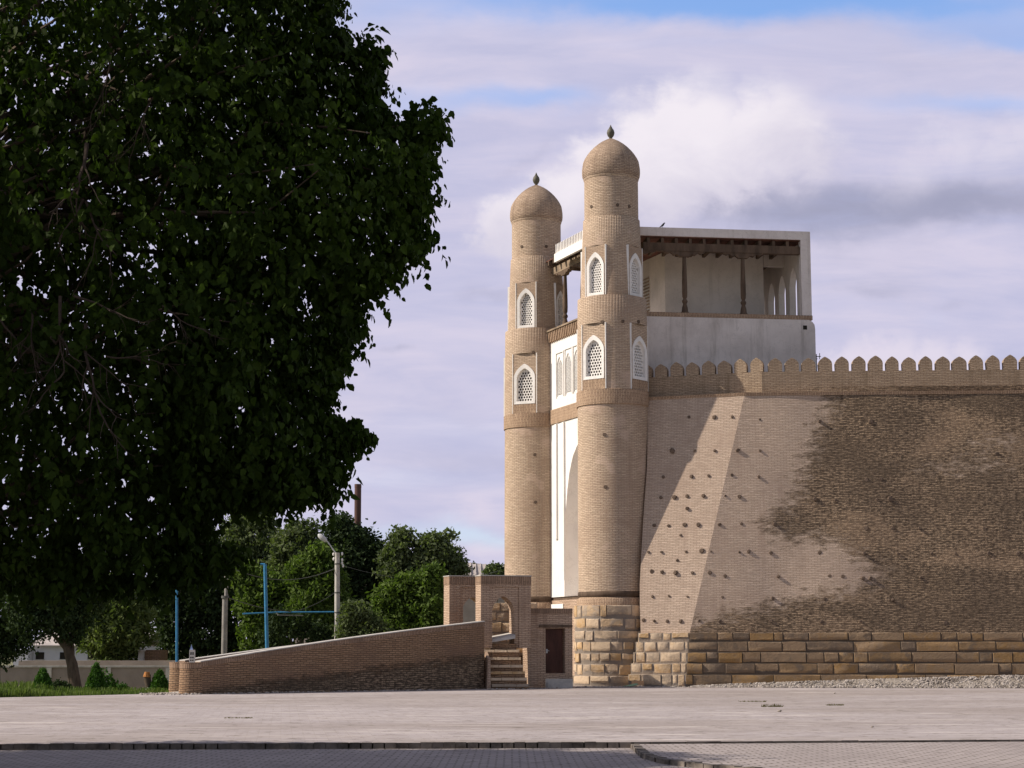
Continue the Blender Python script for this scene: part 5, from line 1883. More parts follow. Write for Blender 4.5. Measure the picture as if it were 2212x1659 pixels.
for Y in (1218, 1280, 1323):
    c = at(729, Y, dL)
    mb = MB(); mb.lathe([(.17, c.z - .03), (.17, c.z + .03)], 14, c=(c.x, c.y))
    mb.build('clamp', M['wire'], lamp)
for (X, Y) in ((720.5, 1197), (739, 1196), (721, 1207), (739, 1209), (739, 1216), (741, 1222)):
    c = at(X, Y, dL)
    mb = MB(); mb.lathe([(.03, c.z - .09), (.06, c.z - .03), (.05, c.z + .04), (.02, c.z + .08)], 8, c=(c.x, c.y))
    mb.build('insulator', M['lattice'], lamp, smooth=60)
dO = 96.0
pc, pd = at(484, 1420, dO), at(486.5, 1287, dO)
ph, pe = at(489, 1286, dO), at(488.5, 1211, dO)
old = pole('concrete_pole', 'old two-part concrete utility pole half hidden by leaves, behind the ramp', 'pole', [Vector((pc.x, pc.y, gz(pc.x, pc.y))), pc, pd], [.16, .15, .14], M['oldconcrete'])
mb = MB(); mb.tube([pd - Vector((0, 0, .2)), ph, pe], [.11, .10, .09], 8)
mb.build('upper_post', M['oldconcrete'], old, smooth=60)
mb = MB(); mb.lathe([(.2, pd.z - .12), (.2, pd.z)], 12, c=(pd.x, pd.y)); mb.build('clamp', M['wire'], old)
dB = 76.0
q0, q1 = at(383.5, 1440, dB), at(382, 1225, dB)
pole('blue_pole', 'straight blue steel pole rising behind the rounded ramp end', 'pole', [Vector((q0.x, q0.y, gz(q0.x, q0.y))), q1], [.055, .05], M['blue'], 'blue steel poles behind the ramp')
dC = 84.0
q0, q1 = at(579.5, 1420, dC), at(572.5, 1219, dC)
bp = pole('blue_pole', 'leaning blue steel pole with short bent top, behind the ramp near the lamp post', 'pole', [Vector((q0.x + .02, q0.y, gz(q0.x, q0.y))), q1], [.085, .075], M['blue'], 'blue steel poles behind the ramp')
mb = MB(); mb.tube([q1, at(562.5, 1219, dC)], .05, 6); mb.build('bent_top', M['blue'], bp)
mb = MB(); mb.tube([at(524, 1326, 99), at(600, 1322.5, 99.6), at(722, 1322, dL)], .042, 6)
pp = mb.build('pipe', M['blue'])
tag(pp, 'long horizontal pale blue pipe fixed to the lamp post', 'pipe')
mb = MB(); mb.tube([at(655, 1330, 99.7), at(600, 1329, 99.4), at(598, 1324, 99.5)], .03, 5)
tag(mb.build('bracket_rod', M['wire']), 'thin dark rod hanging under the pale blue pipe', 'rod')
def wire(A, B, sag, label, r=.024):
    pts = []
    for k in range(13):
        t = k / 12
        p = A.lerp(B, t); p.z -= sag * 4 * t * (1 - t)
        pts.append(p)
    mb = MB(); mb.tube(pts, r, 4)
    tag(mb.build('wire', M['wire']), label, 'wire', 'wires between the poles')
wire(at(490, 1222, dO), at(722, 1229, dL), .65, 'slack wire from the old concrete pole to the lamp post top')
wire(at(490, 1290, dO), at(640, 1322, dL), .15, 'wire slanting down from the old pole to the blue pipe')
wire(at(722, 1281, dL), at(612, 1325, dL), .2, 'wire slanting down from the lamp post to the blue pipe')
wire(at(741, 1222, dL), at(1080, 1232, 140), .8, 'faint wire running right from the lamp post past the trees', .014)
# chimney
mbc = MB()
cb_ = at(771.5, 1300, 190); ct = at(773.3, 1046, 190)
ch = thing('chimney', 'tall rust-brown factory chimney rising behind the trees', 'chimney', (cb_.x, cb_.y, -1.1))
mb = MB(); mb.tube([(cb_.x, cb_.y, -1.1), ct], [.36, .345], 20)
mb.build('stack', M['rust'], ch, smooth=50)
mb = MB(); mb.tube([ct - Vector((0, 0, .35)), ct + Vector((0, 0, .004))], [.36, .36], 20); mb.build('rim', M['rust'], ch, smooth=50)
# antenna frame behind the merlons
an = at(1763, 776, 86)
AT = thing('roof_antenna', 'small thin metal aerial poking up behind the merlons at the white wall corner', 'antenna', (an.x, an.y, 12.0))
mb = MB(); mb.tube([(an.x, an.y, 12.0), at(1763.5, 765, 86)], .022, 5)
mb.tube([at(1756.5, 770.5, 86), at(1773, 770, 86)], .02, 5)
mb.tube([at(1758, 775.5, 86), at(1766, 775, 86)], .018, 5)
mb.tube([at(1770.5, 763, 86), at(1770.5, 776, 86)], .018, 5)
mb.build('aerial', M['wire'], AT)

# ------------------------------------------------------------------ left background: fence, house, ruin
dF = 100.0
zF = at(200, 1437.5, dF).z
zg = -1.07
FE = thing('concrete_fence', 'long low tan concrete panel fence behind the garden strip', 'fence', (at(200, 1440, dF).x, dF, zg))
xa, xb = at(-420, 1440, dF).x, at(560, 1440, dF).x
posts_X = [-180, -40, 107, 235, 364, 488]
mb = MB(); bx(mb, xa, xb, dF, dF + .12, zg - .3, zF - .1); mb.build('panels', M['fence'], FE)
mb = MB(); bx(mb, xa, xb, dF - .06, dF + .2, zF - .1, zF); mb.build('capping', M['concrete'], FE)
for X in posts_X:
    x = at(X, 1440, dF).x
    mb = MB(); bx(mb, x - .13, x + .13, dF - .09, dF - .002, zg - .3, zF - .12); mb.build('fence_post', M['concrete'], FE)
LWx = at(60, 1430, 103)
LWm = MB()
bx(LWm, at(40, 1430, 104).x, at(420, 1430, 104).x, 104, 104.5, zg, at(100, 1427, 104).z)
tag(LWm.build('ruined_wall', M['beige']), 'crumbling pale low wall just behind the concrete fence', 'wall')
dH = 122.0
HO = thing('white_house', 'low white house with pale sheet roof and small dark windows at far left', 'house', (at(140, 1420, dH).x, dH, -1.1))
hx0, hx1 = at(72, 1400, dH).x, at(300, 1400, dH).x
ze = at(150, 1396, dH).z
mb = MB(); bx(mb, hx0, hx1, dH, dH + 7, -1.2, ze); mb.build('house_wall', M['housewhite'], HO)
zrg = at(150, 1368, dH + 4).z
mb = MB()
r0, r1 = hx0 - .3, hx1 + .4
mb.prism([Vector((r0, dH - .35, ze)), Vector((r0, dH + 3.5, zrg)), Vector((r0, dH + 7.4, ze)), Vector((r0, dH + 7.4, ze + .06)), Vector((r0, dH + 3.5, zrg + .08)), Vector((r0, dH - .35, ze + .06))], (r1 - r0, 0, 0))
mb.build('sheet_roof', M['roof'], HO)
for (X0, X1) in ((78, 96), (130, 148), (190, 206)):
    z0, z1 = at(80, 1424, dH).z, at(80, 1409, dH).z
    mb = MB(); bx(mb, at(X0, 1400, dH).x, at(X1, 1400, dH).x, dH - .03, dH - .003, z0, z1)
    w_ = mb.build('window', M['dark'], HO)
    mb = MB(); bx(mb, at(X0, 1400, dH).x - .04, at(X1, 1400, dH).x + .04, dH - .05, dH - .004, z0 - .06, z0 - .002); mb.build('sill', M['concrete'], w_)
mb = MB()
bx(mb, at(40, 1400, dH).x, hx0 - .02, dH - 1.2, dH + 3, -1.2, at(60, 1404, dH).z)
mb.build('side_wing', M['housewhite'], HO)
BRU = thing('brick_outbuilding', 'small ruined brown brick outbuilding with a pillar behind the fence', 'building', (at(320, 1420, 105).x, 105.5, -1.1))
mb = MB(); bx(mb, at(300, 1400, 106).x, at(345, 1400, 106).x, 106, 108.5, -1.1, at(300, 1404, 106).z); mb.build('brick_wall', M['ramp'], BRU)
mb = MB(); bx(mb, at(296, 1400, 105).x, at(306, 1400, 105).x, 105.4, 105.9, -1.1, at(300, 1407, 105).z)
bx(mb, at(294.5, 1400, 105).x, at(307.5, 1400, 105).x, 105.3, 106.0, at(300, 1407, 105).z, at(300, 1404, 105).z); mb.build('pillar', M['concrete'], BRU)
# far warehouse behind the gateways, and beige building behind the trees
WH = thing('warehouse', 'long low warehouse with pale sloping roof behind the trees, left of the far tower', 'building', (at(1060, 1250, 200).x, 205, -1.1))
p0, p1 = at(985, 1240, 200), at(1240, 1246, 200)
q0_, q1_ = at(985, 1213, 206), at(1240, 1236, 206)
mb = MB(); bx(mb, p0.x, p1.x, 200.2, 212, -1.1, p0.z - .2); mb.build('warehouse_wall', M['fence'], WH)
mb = MB()
mb.face([p0 + Vector((-.3, -.3, -.1)), p1 + Vector((.3, -.3, -.1)), q1_, q0_])
mb.face([p0 + Vector((-.3, -.3, -.2)), q0_ + Vector((0, 0, -.15)), q1_ + Vector((0, 0, -.15)), p1 + Vector((.3, -.3, -.2))])
mb.face([q0_, q1_, Vector((q1_.x, 212, q1_.z - 2)), Vector((q0_.x, 212, q0_.z - 2))])
for k in range(24):
    t0 = k / 24
    a = p0.lerp(p1, t0) + Vector((0, -.3, -.08)); b = q0_.lerp(q1_, t0) + Vector((0, 0, .02))
    mb.tube([a, b], .07, 4)
mb.build('sloping_roof', M['roof'], WH)
FB = thing('far_building', 'pale beige building glimpsed through gaps between the background trees', 'building', (at(760, 1300, 165).x, 165, -1.1))
mb = MB(); bx(mb, at(635, 1300, 165).x, at(880, 1300, 165).x, 165, 172, -1.1, at(700, 1192, 165).z); mb.build('building_wall', M['beige'], FB)
mb = MB(); bx(mb, at(632, 1300, 165).x, at(883, 1300, 165).x, 164.7, 172.3, at(700, 1192, 165).z, at(700, 1189, 165).z); mb.build('flat_roof', M['roof'], FB)

# ------------------------------------------------------------------ trees
def rand_dirs(rng, n):
    v = rng.normal(size=(n, 3)); v /= np.linalg.norm(v, axis=1)[:, None]
    return v

def leaf_quads(rng, cen, size, outdir, elong=1.5):
    """folded rhombic leaf sprays: 4 verts, 1 quad each"""
    n = len(cen)
    d = rand_dirs(rng, n) * .8 + outdir * .5
    d[:, 2] -= .15
    d /= np.linalg.norm(d, axis=1)[:, None]
    r = np.cross(d, rand_dirs(rng, n)); r /= np.linalg.norm(r, axis=1)[:, None] + 1e-9
    up = np.cross(r, d)
    s = size * rng.uniform(.6, 1.3, n)[:, None]
    v = np.stack([cen - d * s * elong / 2, cen + r * s * .45 + up * s * .12, cen + d * s * elong / 2, cen - r * s * .45 + up * s * .12], 1)
    f = np.arange(n * 4).reshape(n, 4)
    return v.reshape(-1, 3), f

def crown_points(rng, lobes, n_clump, per, spread, shell=.35):
    L = np.array([(*l[0], l[1]) for l in lobes], float)
    sq = np.array([l[2] if len(l) > 2 else 1.0 for l in lobes])
    w = L[:, 3] ** 2; w /= w.sum()
    idx = rng.choice(len(L), n_clump, p=w)
    d = rand_dirs(rng, n_clump)
    rr = L[idx, 3] * (1 - shell * rng.random(n_clump) ** 1.6) * rng.uniform(.86, 1.08, n_clump)
    c = L[idx, :3] + d * rr[:, None] * np.stack([np.ones(n_clump), np.ones(n_clump), sq[idx]], 1)
    cc = np.repeat(c, per, 0)
    dd = np.repeat(d, per, 0)
    off = rng.normal(size=(len(cc), 3)) * spread
    return cc + off, dd

def limb(a, b, sag, r0, r1, n=6, wob=.15, rnd=random):
    a, b = Vector(a), Vector(b)
    pts, rad = [], []
    L = (b - a).length
    for k in range(n + 1):
        t = k / n
        p = a.lerp(b, t) + Vector((0, 0, sag * math.sin(PI * t)))
        if 0 < k < n:
            p += Vector((rnd.uniform(-1, 1), rnd.uniform(-1, 1), rnd.uniform(-1, 1))) * wob * L * .12
        pts.append(p); rad.append(r0 + (r1 - r0) * t)
    return pts, rad

def make_tree(name, label, base, lobes, mat, n_clump, per, leaf, spread, seed, trunk_r=.18, trunk_top=None, group='trees beyond the ramp and fence', shell=.35, lean=None, elong=1.5, core=True):
    spread *= .72
    per = int(per * 1.3)
    rng = np.random.default_rng(seed)
    rnd = random.Random(seed)
    t = thing(name, label, 'tree' if 'shrub' not in name and 'bush' not in name else 'shrub', base, 0, group)
    cen, out = crown_points(rng, lobes, n_clump, per, spread, shell)
    if core:      # inner foliage that closes the crown
        c2, o2 = crown_points(rng, [(l[0], l[1] * .72, *(l[2:])) for l in lobes], n_clump // 3, per, spread * 1.2, .6)
        cen = np.concatenate([cen, c2]); out = np.concatenate([out, o2])
    v, f = leaf_quads(rng, cen, leaf, out, elong)
    npmesh('crown', v, f, mat, t)
    mb = MB()
    tt = Vector(trunk_top) if trunk_top else Vector((np.mean([l[0][0] for l in lobes]), np.mean([l[0][1] for l in lobes]), np.mean([l[0][2] for l in lobes]) - .5))
    b = Vector(base)
    mid_ = b.lerp(tt, .5) + (Vector(lean) if lean else Vector((0, 0, 0)))
    mb.tube([b + Vector((0, 0, -.2)), b.lerp(mid_, .35), mid_, tt], [trunk_r * 1.25, trunk_r, trunk_r * .85, trunk_r * .5], 9)
    for l in lobes:
        p, r_ = limb(mid_.lerp(tt, rnd.uniform(.0, .7)), Vector(l[0]) + Vector((0, 0, l[1] * .3)), rnd.uniform(-.2, .3), trunk_r * .4, trunk_r * .08, 6, .4, rnd)
        mb.tube(p, r_, 6)
    mb.build('trunk', M['bark'], t, smooth=60)
    return t

def lobes_px(lst, d):
    """lobes from (X, Y, radius in grid units, depth offset, squash)"""
    out = []
    for q in lst:
        X, Y, r_ = q[:3]
        dd = d + (q[3] if len(q) > 3 else 0)
        out.append((tuple(at(X, Y, dd)), r_ / 4000 * dd, q[4] if len(q) > 4 else 1.0))
    return out

def gtree(name, label, X, d, lst, mat, n_clump, per, leaf, spread, seed, **kw):
    b = at(X, 1450, d); base = (b.x, b.y, gz(b.x, b.y))
    return make_tree(name, label, base, lobes_px(lst, d), mat, n_clump, per, leaf, spread, seed, **kw)

gtree('broadleaf_tree', 'tall olive-green tree with the highest crown, behind the slack wire', 560, 128, [(548, 1160, 62), (500, 1200, 55), (600, 1215, 60), (560, 1270, 75), (470, 1270, 60, 1), (555, 1120, 28), (520, 1128, 24)], M['leaf_a'], 620, 20, .20, .32, 101)
gtree('broadleaf_tree', 'dark rounded tree left of the chimney, its crown top beside the lamp head', 650, 122, [(655, 1170, 42), (625, 1190, 46), (665, 1230, 50), (650, 1300, 60), (690, 1195, 26), (640, 1140, 16)], M['leaf_a'], 520, 20, .19, .3, 102)
gtree('broadleaf_tree', 'large dark tree directly in front of the chimney foot', 765, 118, [(737, 1160, 40), (775, 1195, 52), (795, 1225, 42), (740, 1230, 55), (775, 1290, 55), (760, 1350, 55), (735, 1130, 16), (805, 1180, 16)], M['leaf_d'], 640, 20, .19, .3, 103)
gtree('broadleaf_tree', 'dark twin-topped tree, its left and right domes right of the chimney', 910, 116, [(862, 1190, 36), (855, 1225, 38), (935, 1192, 40), (965, 1215, 40), (905, 1245, 48), (960, 1265, 44), (868, 1160, 18), (970, 1162, 13), (985, 1240, 24), (920, 1320, 60), (862, 1290, 24)], M['leaf_a'], 640, 20, .18, .28, 104)
gtree('broadleaf_tree', 'bright yellow-green feathery tree just left of the lamp post', 680, 108, [(690, 1220, 34), (655, 1235, 32), (710, 1260, 36), (675, 1290, 46), (720, 1310, 34), (650, 1330, 30), (700, 1350, 34), (690, 1195, 20)], M['leaf_b'], 420, 20, .16, .3, 105, elong=2.2)
gtree('broadleaf_tree', 'mid-green bushy tree right of the lamp post, in front of the twin-topped tree', 885, 104, [(920, 1262, 34), (880, 1275, 34), (845, 1300, 40), (915, 1320, 55), (860, 1360, 50), (930, 1375, 45), (940, 1245, 18), (815, 1335, 20)], M['leaf_b'], 560, 20, .15, .26, 106, elong=1.9)
gtree('broadleaf_tree', 'leafy tree with large light leaves behind the leaning blue pole', 590, 110, [(540, 1255, 32), (590, 1275, 38), (555, 1310, 46), (620, 1330, 40), (560, 1370, 44), (600, 1395, 30), (520, 1235, 16), (635, 1290, 24)], M['leaf_b'], 460, 18, .17, .3, 107)
gtree('broadleaf_tree', 'dark tree mass behind the straight blue pole and old concrete pole', 420, 112, [(420, 1200, 60), (380, 1260, 60), (450, 1290, 60), (390, 1340, 55), (450, 1380, 52), (500, 1360, 34), (380, 1400, 36), (500, 1400, 26), (430, 1160, 36), (350, 1300, 40)], M['leaf_d'], 680, 20, .19, .32, 108)
gtree('willow_tree', 'soft grey-green willow-like tree with drooping sprays behind the fence', 260, 106, [(235, 1290, 42), (205, 1320, 40), (270, 1310, 44), (240, 1360, 55), (290, 1370, 40), (205, 1380, 34), (250, 1410, 44), (225, 1265, 22), (300, 1335, 30)], M['leaf_c'], 560, 20, .14, .26, 109, elong=2.6)
gtree('broadleaf_tree', 'dark tree with leaning brown trunk on the grass at left', 166, 88, [(60, 1265, 62), (140, 1250, 70), (110, 1315, 60), (165, 1330, 42), (70, 1330, 50), (200, 1280, 40), (150, 1370, 22)], M['leaf_d'], 560, 20, .13, .26, 110, trunk_r=.30, trunk_top=tuple(at(136, 1370, 88)), lean=(.12, 0, 0))
gtree('broadleaf_tree', 'dark drooping tree at the left edge of the photo, above the fence', -6, 92, [(-10, 1300, 70), (20, 1360, 40), (40, 1395, 22), (-40, 1380, 50), (10, 1410, 24), (-60, 1250, 80)], M['leaf_d'], 420, 20, .14, .28, 111, trunk_r=.2)
gtree('broadleaf_tree', 'bare-stemmed dark tree behind the pipe, its forked trunk over the ramp wall', 640, 101, [(600, 1345, 26), (640, 1350, 26), (585, 1380, 22), (690, 1372, 22), (720, 1385, 18)], M['leaf_d'], 150, 18, .14, .25, 112, trunk_r=.14, core=False)
gtree('broadleaf_tree', 'small bright tree low behind the middle of the ramp wall', 775, 99, [(770, 1330, 30), (800, 1365, 32), (755, 1370, 24), (830, 1385, 26)], M['leaf_a'], 240, 18, .14, .24, 114, trunk_r=.12)
gtree('small_shrub', 'small dark shrub in front of the warehouse roof, beside the far tower', 1072, 150, [(1063, 1240, 14), (1078, 1238, 15), (1092, 1243, 12), (1066, 1226, 6)], M['leaf_a'], 150, 16, .17, .22, 113, trunk_r=.08, group='shrubs')

# garden strip planting
def conifer(X, Ytop, w, d, label, seed, mat='conifer'):
    b = at(X, 1450, d); zb = gz(b.x, b.y)
    zt_ = at(X, Ytop, d).z
    r_ = w / 2 / 4000 * d
    rng = np.random.default_rng(seed)
    t = thing('conifer_shrub', label, 'shrub', (b.x, b.y, zb), 0, 'shrubs')
    n_ = 2600
    h = rng.random(n_) ** 1.2
    rad = r_ * np.clip(np.minimum(h * 6 + .4, 1.0) * (1 - h) ** .7 * 1.15, .03, 1) * (1 - .5 * rng.random(n_) ** 2)
    a = rng.random(n_) * 6.283
    cen = np.stack([b.x + rad * np.cos(a), b.y + rad * np.sin(a), zb + .05 + h * (zt_ - zb)], 1) + rng.normal(size=(n_, 3)) * .03
    out = np.stack([np.cos(a) * .5, np.sin(a) * .5, np.full(n_, 1.6)], 1)
    v, f = leaf_quads(rng, cen, .065, out, 2.4)
    npmesh('foliage', v, f, M[mat], t)
    mb = MB(); mb.tube([(b.x, b.y, zb - .1), (b.x, b.y, zb + (zt_ - zb) * .6)], [.05, .02], 6); mb.build('stem', M['bark'], t)
conifer(93, 1450, 48, 70, 'pale green pointed conifer shrub, leftmost on the grass strip', 201)
conifer(208, 1438, 44, 72, 'tall dark green columnar conifer shrub in the middle of the grass strip', 202)
conifer(345, 1452, 42, 76, 'loose green conifer shrub right beside the rounded ramp end', 203)
gtree('round_bush', 'round dark clipped bush between the two conifer shrubs', 130, 71, [(130, 1489, 24, 0, .75)], M['leaf_d'], 220, 14, .055, .06, 204, trunk_r=.04, group='shrubs', elong=1.3)
gtree('sapling_shrub', 'light green sapling with round leaves right of the tall conifer shrub', 232, 73, [(226, 1462, 12), (234, 1478, 16), (240, 1494, 16), (222, 1492, 12)], M['conifer'], 110, 9, .075, .09, 205, trunk_r=.025, group='shrubs', core=False)
gtree('low_bush', 'low green bush at the foot of the fence beside the sapling', 258, 74, [(258, 1494, 18, 0, .8)], M['conifer'], 130, 12, .06, .08, 206, trunk_r=.03, group='shrubs')
# sawn-off stump
sb_ = at(322, 1450, 76)
zb = gz(sb_.x, sb_.y)
STU = thing('tree_stump', 'sawn-off dark tree trunk with whitewashed foot and orange cut top', 'stump', (sb_.x, sb_.y, zb))
zt1, zt2 = at(322, 1484, 76).z, at(320, 1458, 76).z
mb = MB(); mb.tube([(sb_.x, sb_.y, zb - .1), (sb_.x + .02, sb_.y, zt1)], [.14, .12], 10); mb.build('whitewashed_foot', M['whitewash'], STU, smooth=60)
mb = MB(); mb.tube([(sb_.x + .02, sb_.y, zt1), (sb_.x - .05, sb_.y, (zt1 + zt2) / 2), (sb_.x - .08, sb_.y, zt2)], [.125, .14, .15], 10); mb.build('trunk', M['bark'], STU, smooth=60)
mb = MB(); mb.tube([(sb_.x - .08, sb_.y - .02, zt2 - .08), (sb_.x - .07, sb_.y - .02, zt2 + .12)], [.158, .10], 10); mb.build('cut_top', M['sawn'], STU)
# grass of the strip
rng = np.random.default_rng(77)
n_ = 26000
Xg = rng.uniform(-120, 365, n_); dg = 62 + 20 * rng.random(n_) ** 1.5
u_ = np.array([uv_of(x, 1480)[0] for x in Xg])
xg = u_ * dg
keep = []
zg_ = np.zeros(n_)
for i in range(n_):
    z = gz(xg[i], dg[i])
    zg_[i] = z
    # only beyond the plaza edge
    keep.append(z > -.9 and not (-.39 < z < -.031 and False))
def beyond(x, y):
    pts = edge_far[:5]
    for a, b in zip(pts[:-1], pts[1:]):
        if a.x <= x <= b.x:
            ye = a.y + (b.y - a.y) * (x - a.x) / (b.x - a.x)
            return y > ye + .05
    return x < -9 and y > 71
keep = np.array([beyond(xg[i], dg[i]) for i in range(n_)])
xg, dg, zg_, Xk = xg[keep], dg[keep], zg_[keep], Xg[keep]
n_ = len(xg)
h = rng.uniform(.08, .24, n_) * np.interp(Xk, [-120, 60, 120, 260, 365], [1.6, 1.5, 1.0, .75, .6])
cl_ = (np.sin(xg * 2.3) * np.sin(dg * 1.7 + xg) > .55)
h = h * np.where(cl_, 1.7, 1.0)
lean = rng.normal(size=(n_, 2)) * .25
ang = rng.random(n_) * 3.14
bx_, by_ = np.cos(ang) * .012, np.sin(ang) * .012
V = np.zeros((n_, 4, 3))
V[:, 0] = np.stack([xg - bx_ * 1.5, dg - by_, zg_ - .02], 1)
V[:, 1] = np.stack([xg + bx_ * 1.5, dg + by_, zg_ - .02], 1)
V[:, 2] = np.stack([xg + bx_ + lean[:, 0] * h, dg + by_ + lean[:, 1] * h, zg_ + h], 1)
V[:, 3] = np.stack([xg - bx_ + lean[:, 0] * h, dg - by_ + lean[:, 1] * h, zg_ + h * .96], 1)
go = npmesh('grass', V.reshape(-1, 3), np.arange(n_ * 4).reshape(n_, 4), M['grass'])
tag(go, 'bright green grass and weeds along the strip before the fence', 'grass', kind='stuff')
# weeds in the joints
def weed(X, Y, wpx, hpx, label, seed):
    p = on_ground(X, Y)
    rng = np.random.default_rng(seed)
    k = p.y / 4000
    n_ = 90
    xs_ = p.x + rng.uniform(-.5, .5, n_) * wpx * k
    ys_ = p.y + rng.uniform(-.12, .12, n_)
    hh = rng.uniform(.3, 1, n_) * hpx * k
    ln = rng.normal(size=n_) * .3
    V = np.zeros((n_, 4, 3))
    w_ = .008
    V[:, 0] = np.stack([xs_ - w_, ys_, np.zeros(n_)], 1); V[:, 1] = np.stack([xs_ + w_, ys_, np.zeros(n_)], 1)
    V[:, 2] = np.stack([xs_ + w_ * .4 + ln * hh, ys_, hh], 1); V[:, 3] = np.stack([xs_ - w_ * .4 + ln * hh, ys_, hh], 1)
    o = npmesh('weed', V.reshape(-1, 3), np.arange(n_ * 4).reshape(n_, 4), M['dry'])
    tag(o, label, 'weed', 'weeds in the paving joints')
weed(515, 1551.5, 60, 3, 'low dry weed tuft in the paving below the long ramp', 1)
weed(1668, 1527, 45, 7, 'dry weed tuft standing in the paving below the pale wall patch', 2)
weed(1805, 1524, 36, 4, 'small dry weed tuft, second to the right of the pale stone', 3)
weed(1625, 1516, 60, 3, 'flat strip of dry weeds nearest the foot of the wall corner', 4)

# ------------------------------------------------------------------ big foreground tree
outl = [(700, -400), (735, 0), (718, 40), (770, 85), (822, 58), (828, 110), (826, 165), (812, 195), (850, 235), (890, 205), (940, 195), (966, 235), (945, 290), (935, 330), (918, 380), (938, 405), (935, 460), (912, 478), (950, 480), (985, 478), (975, 498), (935, 512), (905, 545), (880, 552), (852, 560), (858, 600), (830, 612), (770, 640), (796, 660), (795, 700), (770, 735), (735, 745), (748, 790), (720, 830), (700, 850), (735, 880), (800, 895), (816, 925), (800, 955), (760, 960), (735, 970), (740, 1020), (738, 1050), (705, 1082), (670, 1055), (640, 1060), (590, 1085), (550, 1082), (510, 1085), (480, 1082), (440, 1115), (470, 1150), (520, 1150), (545, 1180), (500, 1215), (470, 1235), (400, 1240), (350, 1280), (270, 1262), (210, 1280), (130, 1255), (60, 1268), (0, 1245), (-500, 1230), (-1400, 900), (-1700, 200), (-1200, -500), (-300, -900)]
OP = np.array(outl, float)
def inside_poly(x, y):
    c = np.zeros(len(x), bool)
    n = len(OP)
    for i in range(n):
        x0, y0 = OP[i]; x1, y1 = OP[(i + 1) % n]
        cond = ((y0 > y) != (y1 > y))
        xx = x0 + (x1 - x0) * (y - y0) / (y1 - y0 + 1e-9)
        c ^= cond & (x < xx)
    return c
def edge_dist(x, y):
    best = np.full(len(x), 1e9)
    n = len(OP)
    for i in range(n):
        a, b = OP[i], OP[(i + 1) % n]
        ab = b - a
        t = np.clip(((x - a[0]) * ab[0] + (y - a[1]) * ab[1]) / (ab @ ab), 0, 1)
        d = np.hypot(x - a[0] - ab[0] * t, y - a[1] - ab[1] * t)
        best = np.minimum(best, d)
    return best
TD = 17.5      # distance of the crown's middle
rng = np.random.default_rng(42)
def uv_np(X, Y):
    r = (X - 1106) / 4000; up = (829.5 - Y) / 4000
    yy = math.cos(PITCH) - up * math.sin(PITCH); zz = math.sin(PITCH) + up * math.cos(PITCH)
    return r / yy, zz / yy
def sample_shoots(n, x0, x1, y0, y1, margin, deep=2.6):
    X = rng.uniform(x0, x1, n * 3); Y = rng.uniform(y0, y1, n * 3)
    ok = inside_poly(X, Y); X, Y = X[ok], Y[ok]
    ed = edge_dist(X, Y)
    ok = ed > margin; X, Y, ed = X[ok][:n], Y[ok][:n], ed[ok][:n]
    half = .15 + deep * (1 - np.exp(-ed / 170.0))
    d = TD + rng.uniform(-1, 1, len(X)) * half
    u, v = uv_np(X, Y)
    return np.stack([u * d, d, EYE + v * d], 1), ed
shoots = []
for (n_s, x0, x1, y0, y1, mg, dp) in ((4700, -60, 1000, -120, 1290, 18, 2.4), (1500, 350, 990, -40, 1260, 12, .9), (2600, -1750, -60, -950, 1260, 20, 5.0), (1100, -300, 760, -950, -100, 20, 4.0)):
    p, e = sample_shoots(n_s, x0, x1, y0, y1, mg, dp)
    shoots.append(np.concatenate([p, e[:, None]], 1))
# ragged sprays reaching out of the crown's right side
p, e = sample_shoots(1000, 420, 1000, -40, 1280, 9, .7)
ok = e < 50
shoots.append(np.concatenate([p[ok], np.full((ok.sum(), 1), 40.0)], 1))
SH = np.concatenate(shoots)
nS = len(SH)
cc_tree = np.array([-5.6, 17.5, 6.5])
per = 14
P = SH[:, :3]
outw = P - cc_tree; outw /= np.linalg.norm(outw, axis=1)[:, None]
sd = outw * .5 + rand_dirs(rng, nS) * .6 + np.array([0, 0, -.25]); sd /= np.linalg.norm(sd, axis=1)[:, None]
sl_ = rng.uniform(.15, .45, nS) * np.clip(SH[:, 3] / 60, .25, 1)
t = np.linspace(0, 1, per)
C = P[:, None, :] + sd[:, None, :] * (sl_[:, None] * t[None])[..., None]
C[..., 2] -= (t ** 2 * .12)[None] * sl_[:, None] / .3
C = C.reshape(-1, 3) + rng.normal(size=(nS * per, 3)) * .02
nL_ = len(C)
SD = np.repeat(sd, per, 0)
# leaf direction: out to alternating sides and hanging
side = np.cross(SD, np.array([0, 0, 1.0])); side /= np.linalg.norm(side, axis=1)[:, None] + 1e-9
alt = np.where(np.arange(nL_) % 2, 1.0, -1.0)[:, None]
ld = side * alt * .55 + SD * .3 + np.array([0, 0, -.75]) + rand_dirs(rng, nL_) * .45
ld /= np.linalg.norm(ld, axis=1)[:, None]
wd = np.cross(ld, SD + rand_dirs(rng, nL_) * .7); wd /= np.linalg.norm(wd, axis=1)[:, None] + 1e-9
nn = np.cross(wd, ld)
sz = (.076 * rng.uniform(.5, 1.35, nL_))[:, None]
C = C + ld * .02
fold = .10
v0 = C
v1 = C + ld * sz * .22 + wd * sz * .34 + nn * sz * fold
v2 = C + ld * sz * .62 + wd * sz * .30 + nn * sz * (fold - .03)
v3 = C + ld * sz * 1.08 - nn * sz * .12
v4 = C + ld * sz * .62 - wd * sz * .30 + nn * sz * (fold - .03)
v5 = C + ld * sz * .22 - wd * sz * .34 + nn * sz * fold
V = np.stack([v0, v1, v2, v3, v4, v5], 1).reshape(-1, 3)
ids = np.arange(nL_) * 6
Fq = np.concatenate([np.stack([ids, ids + 1, ids + 2, ids + 3], 1), np.stack([ids, ids + 3, ids + 4, ids + 5], 1)])
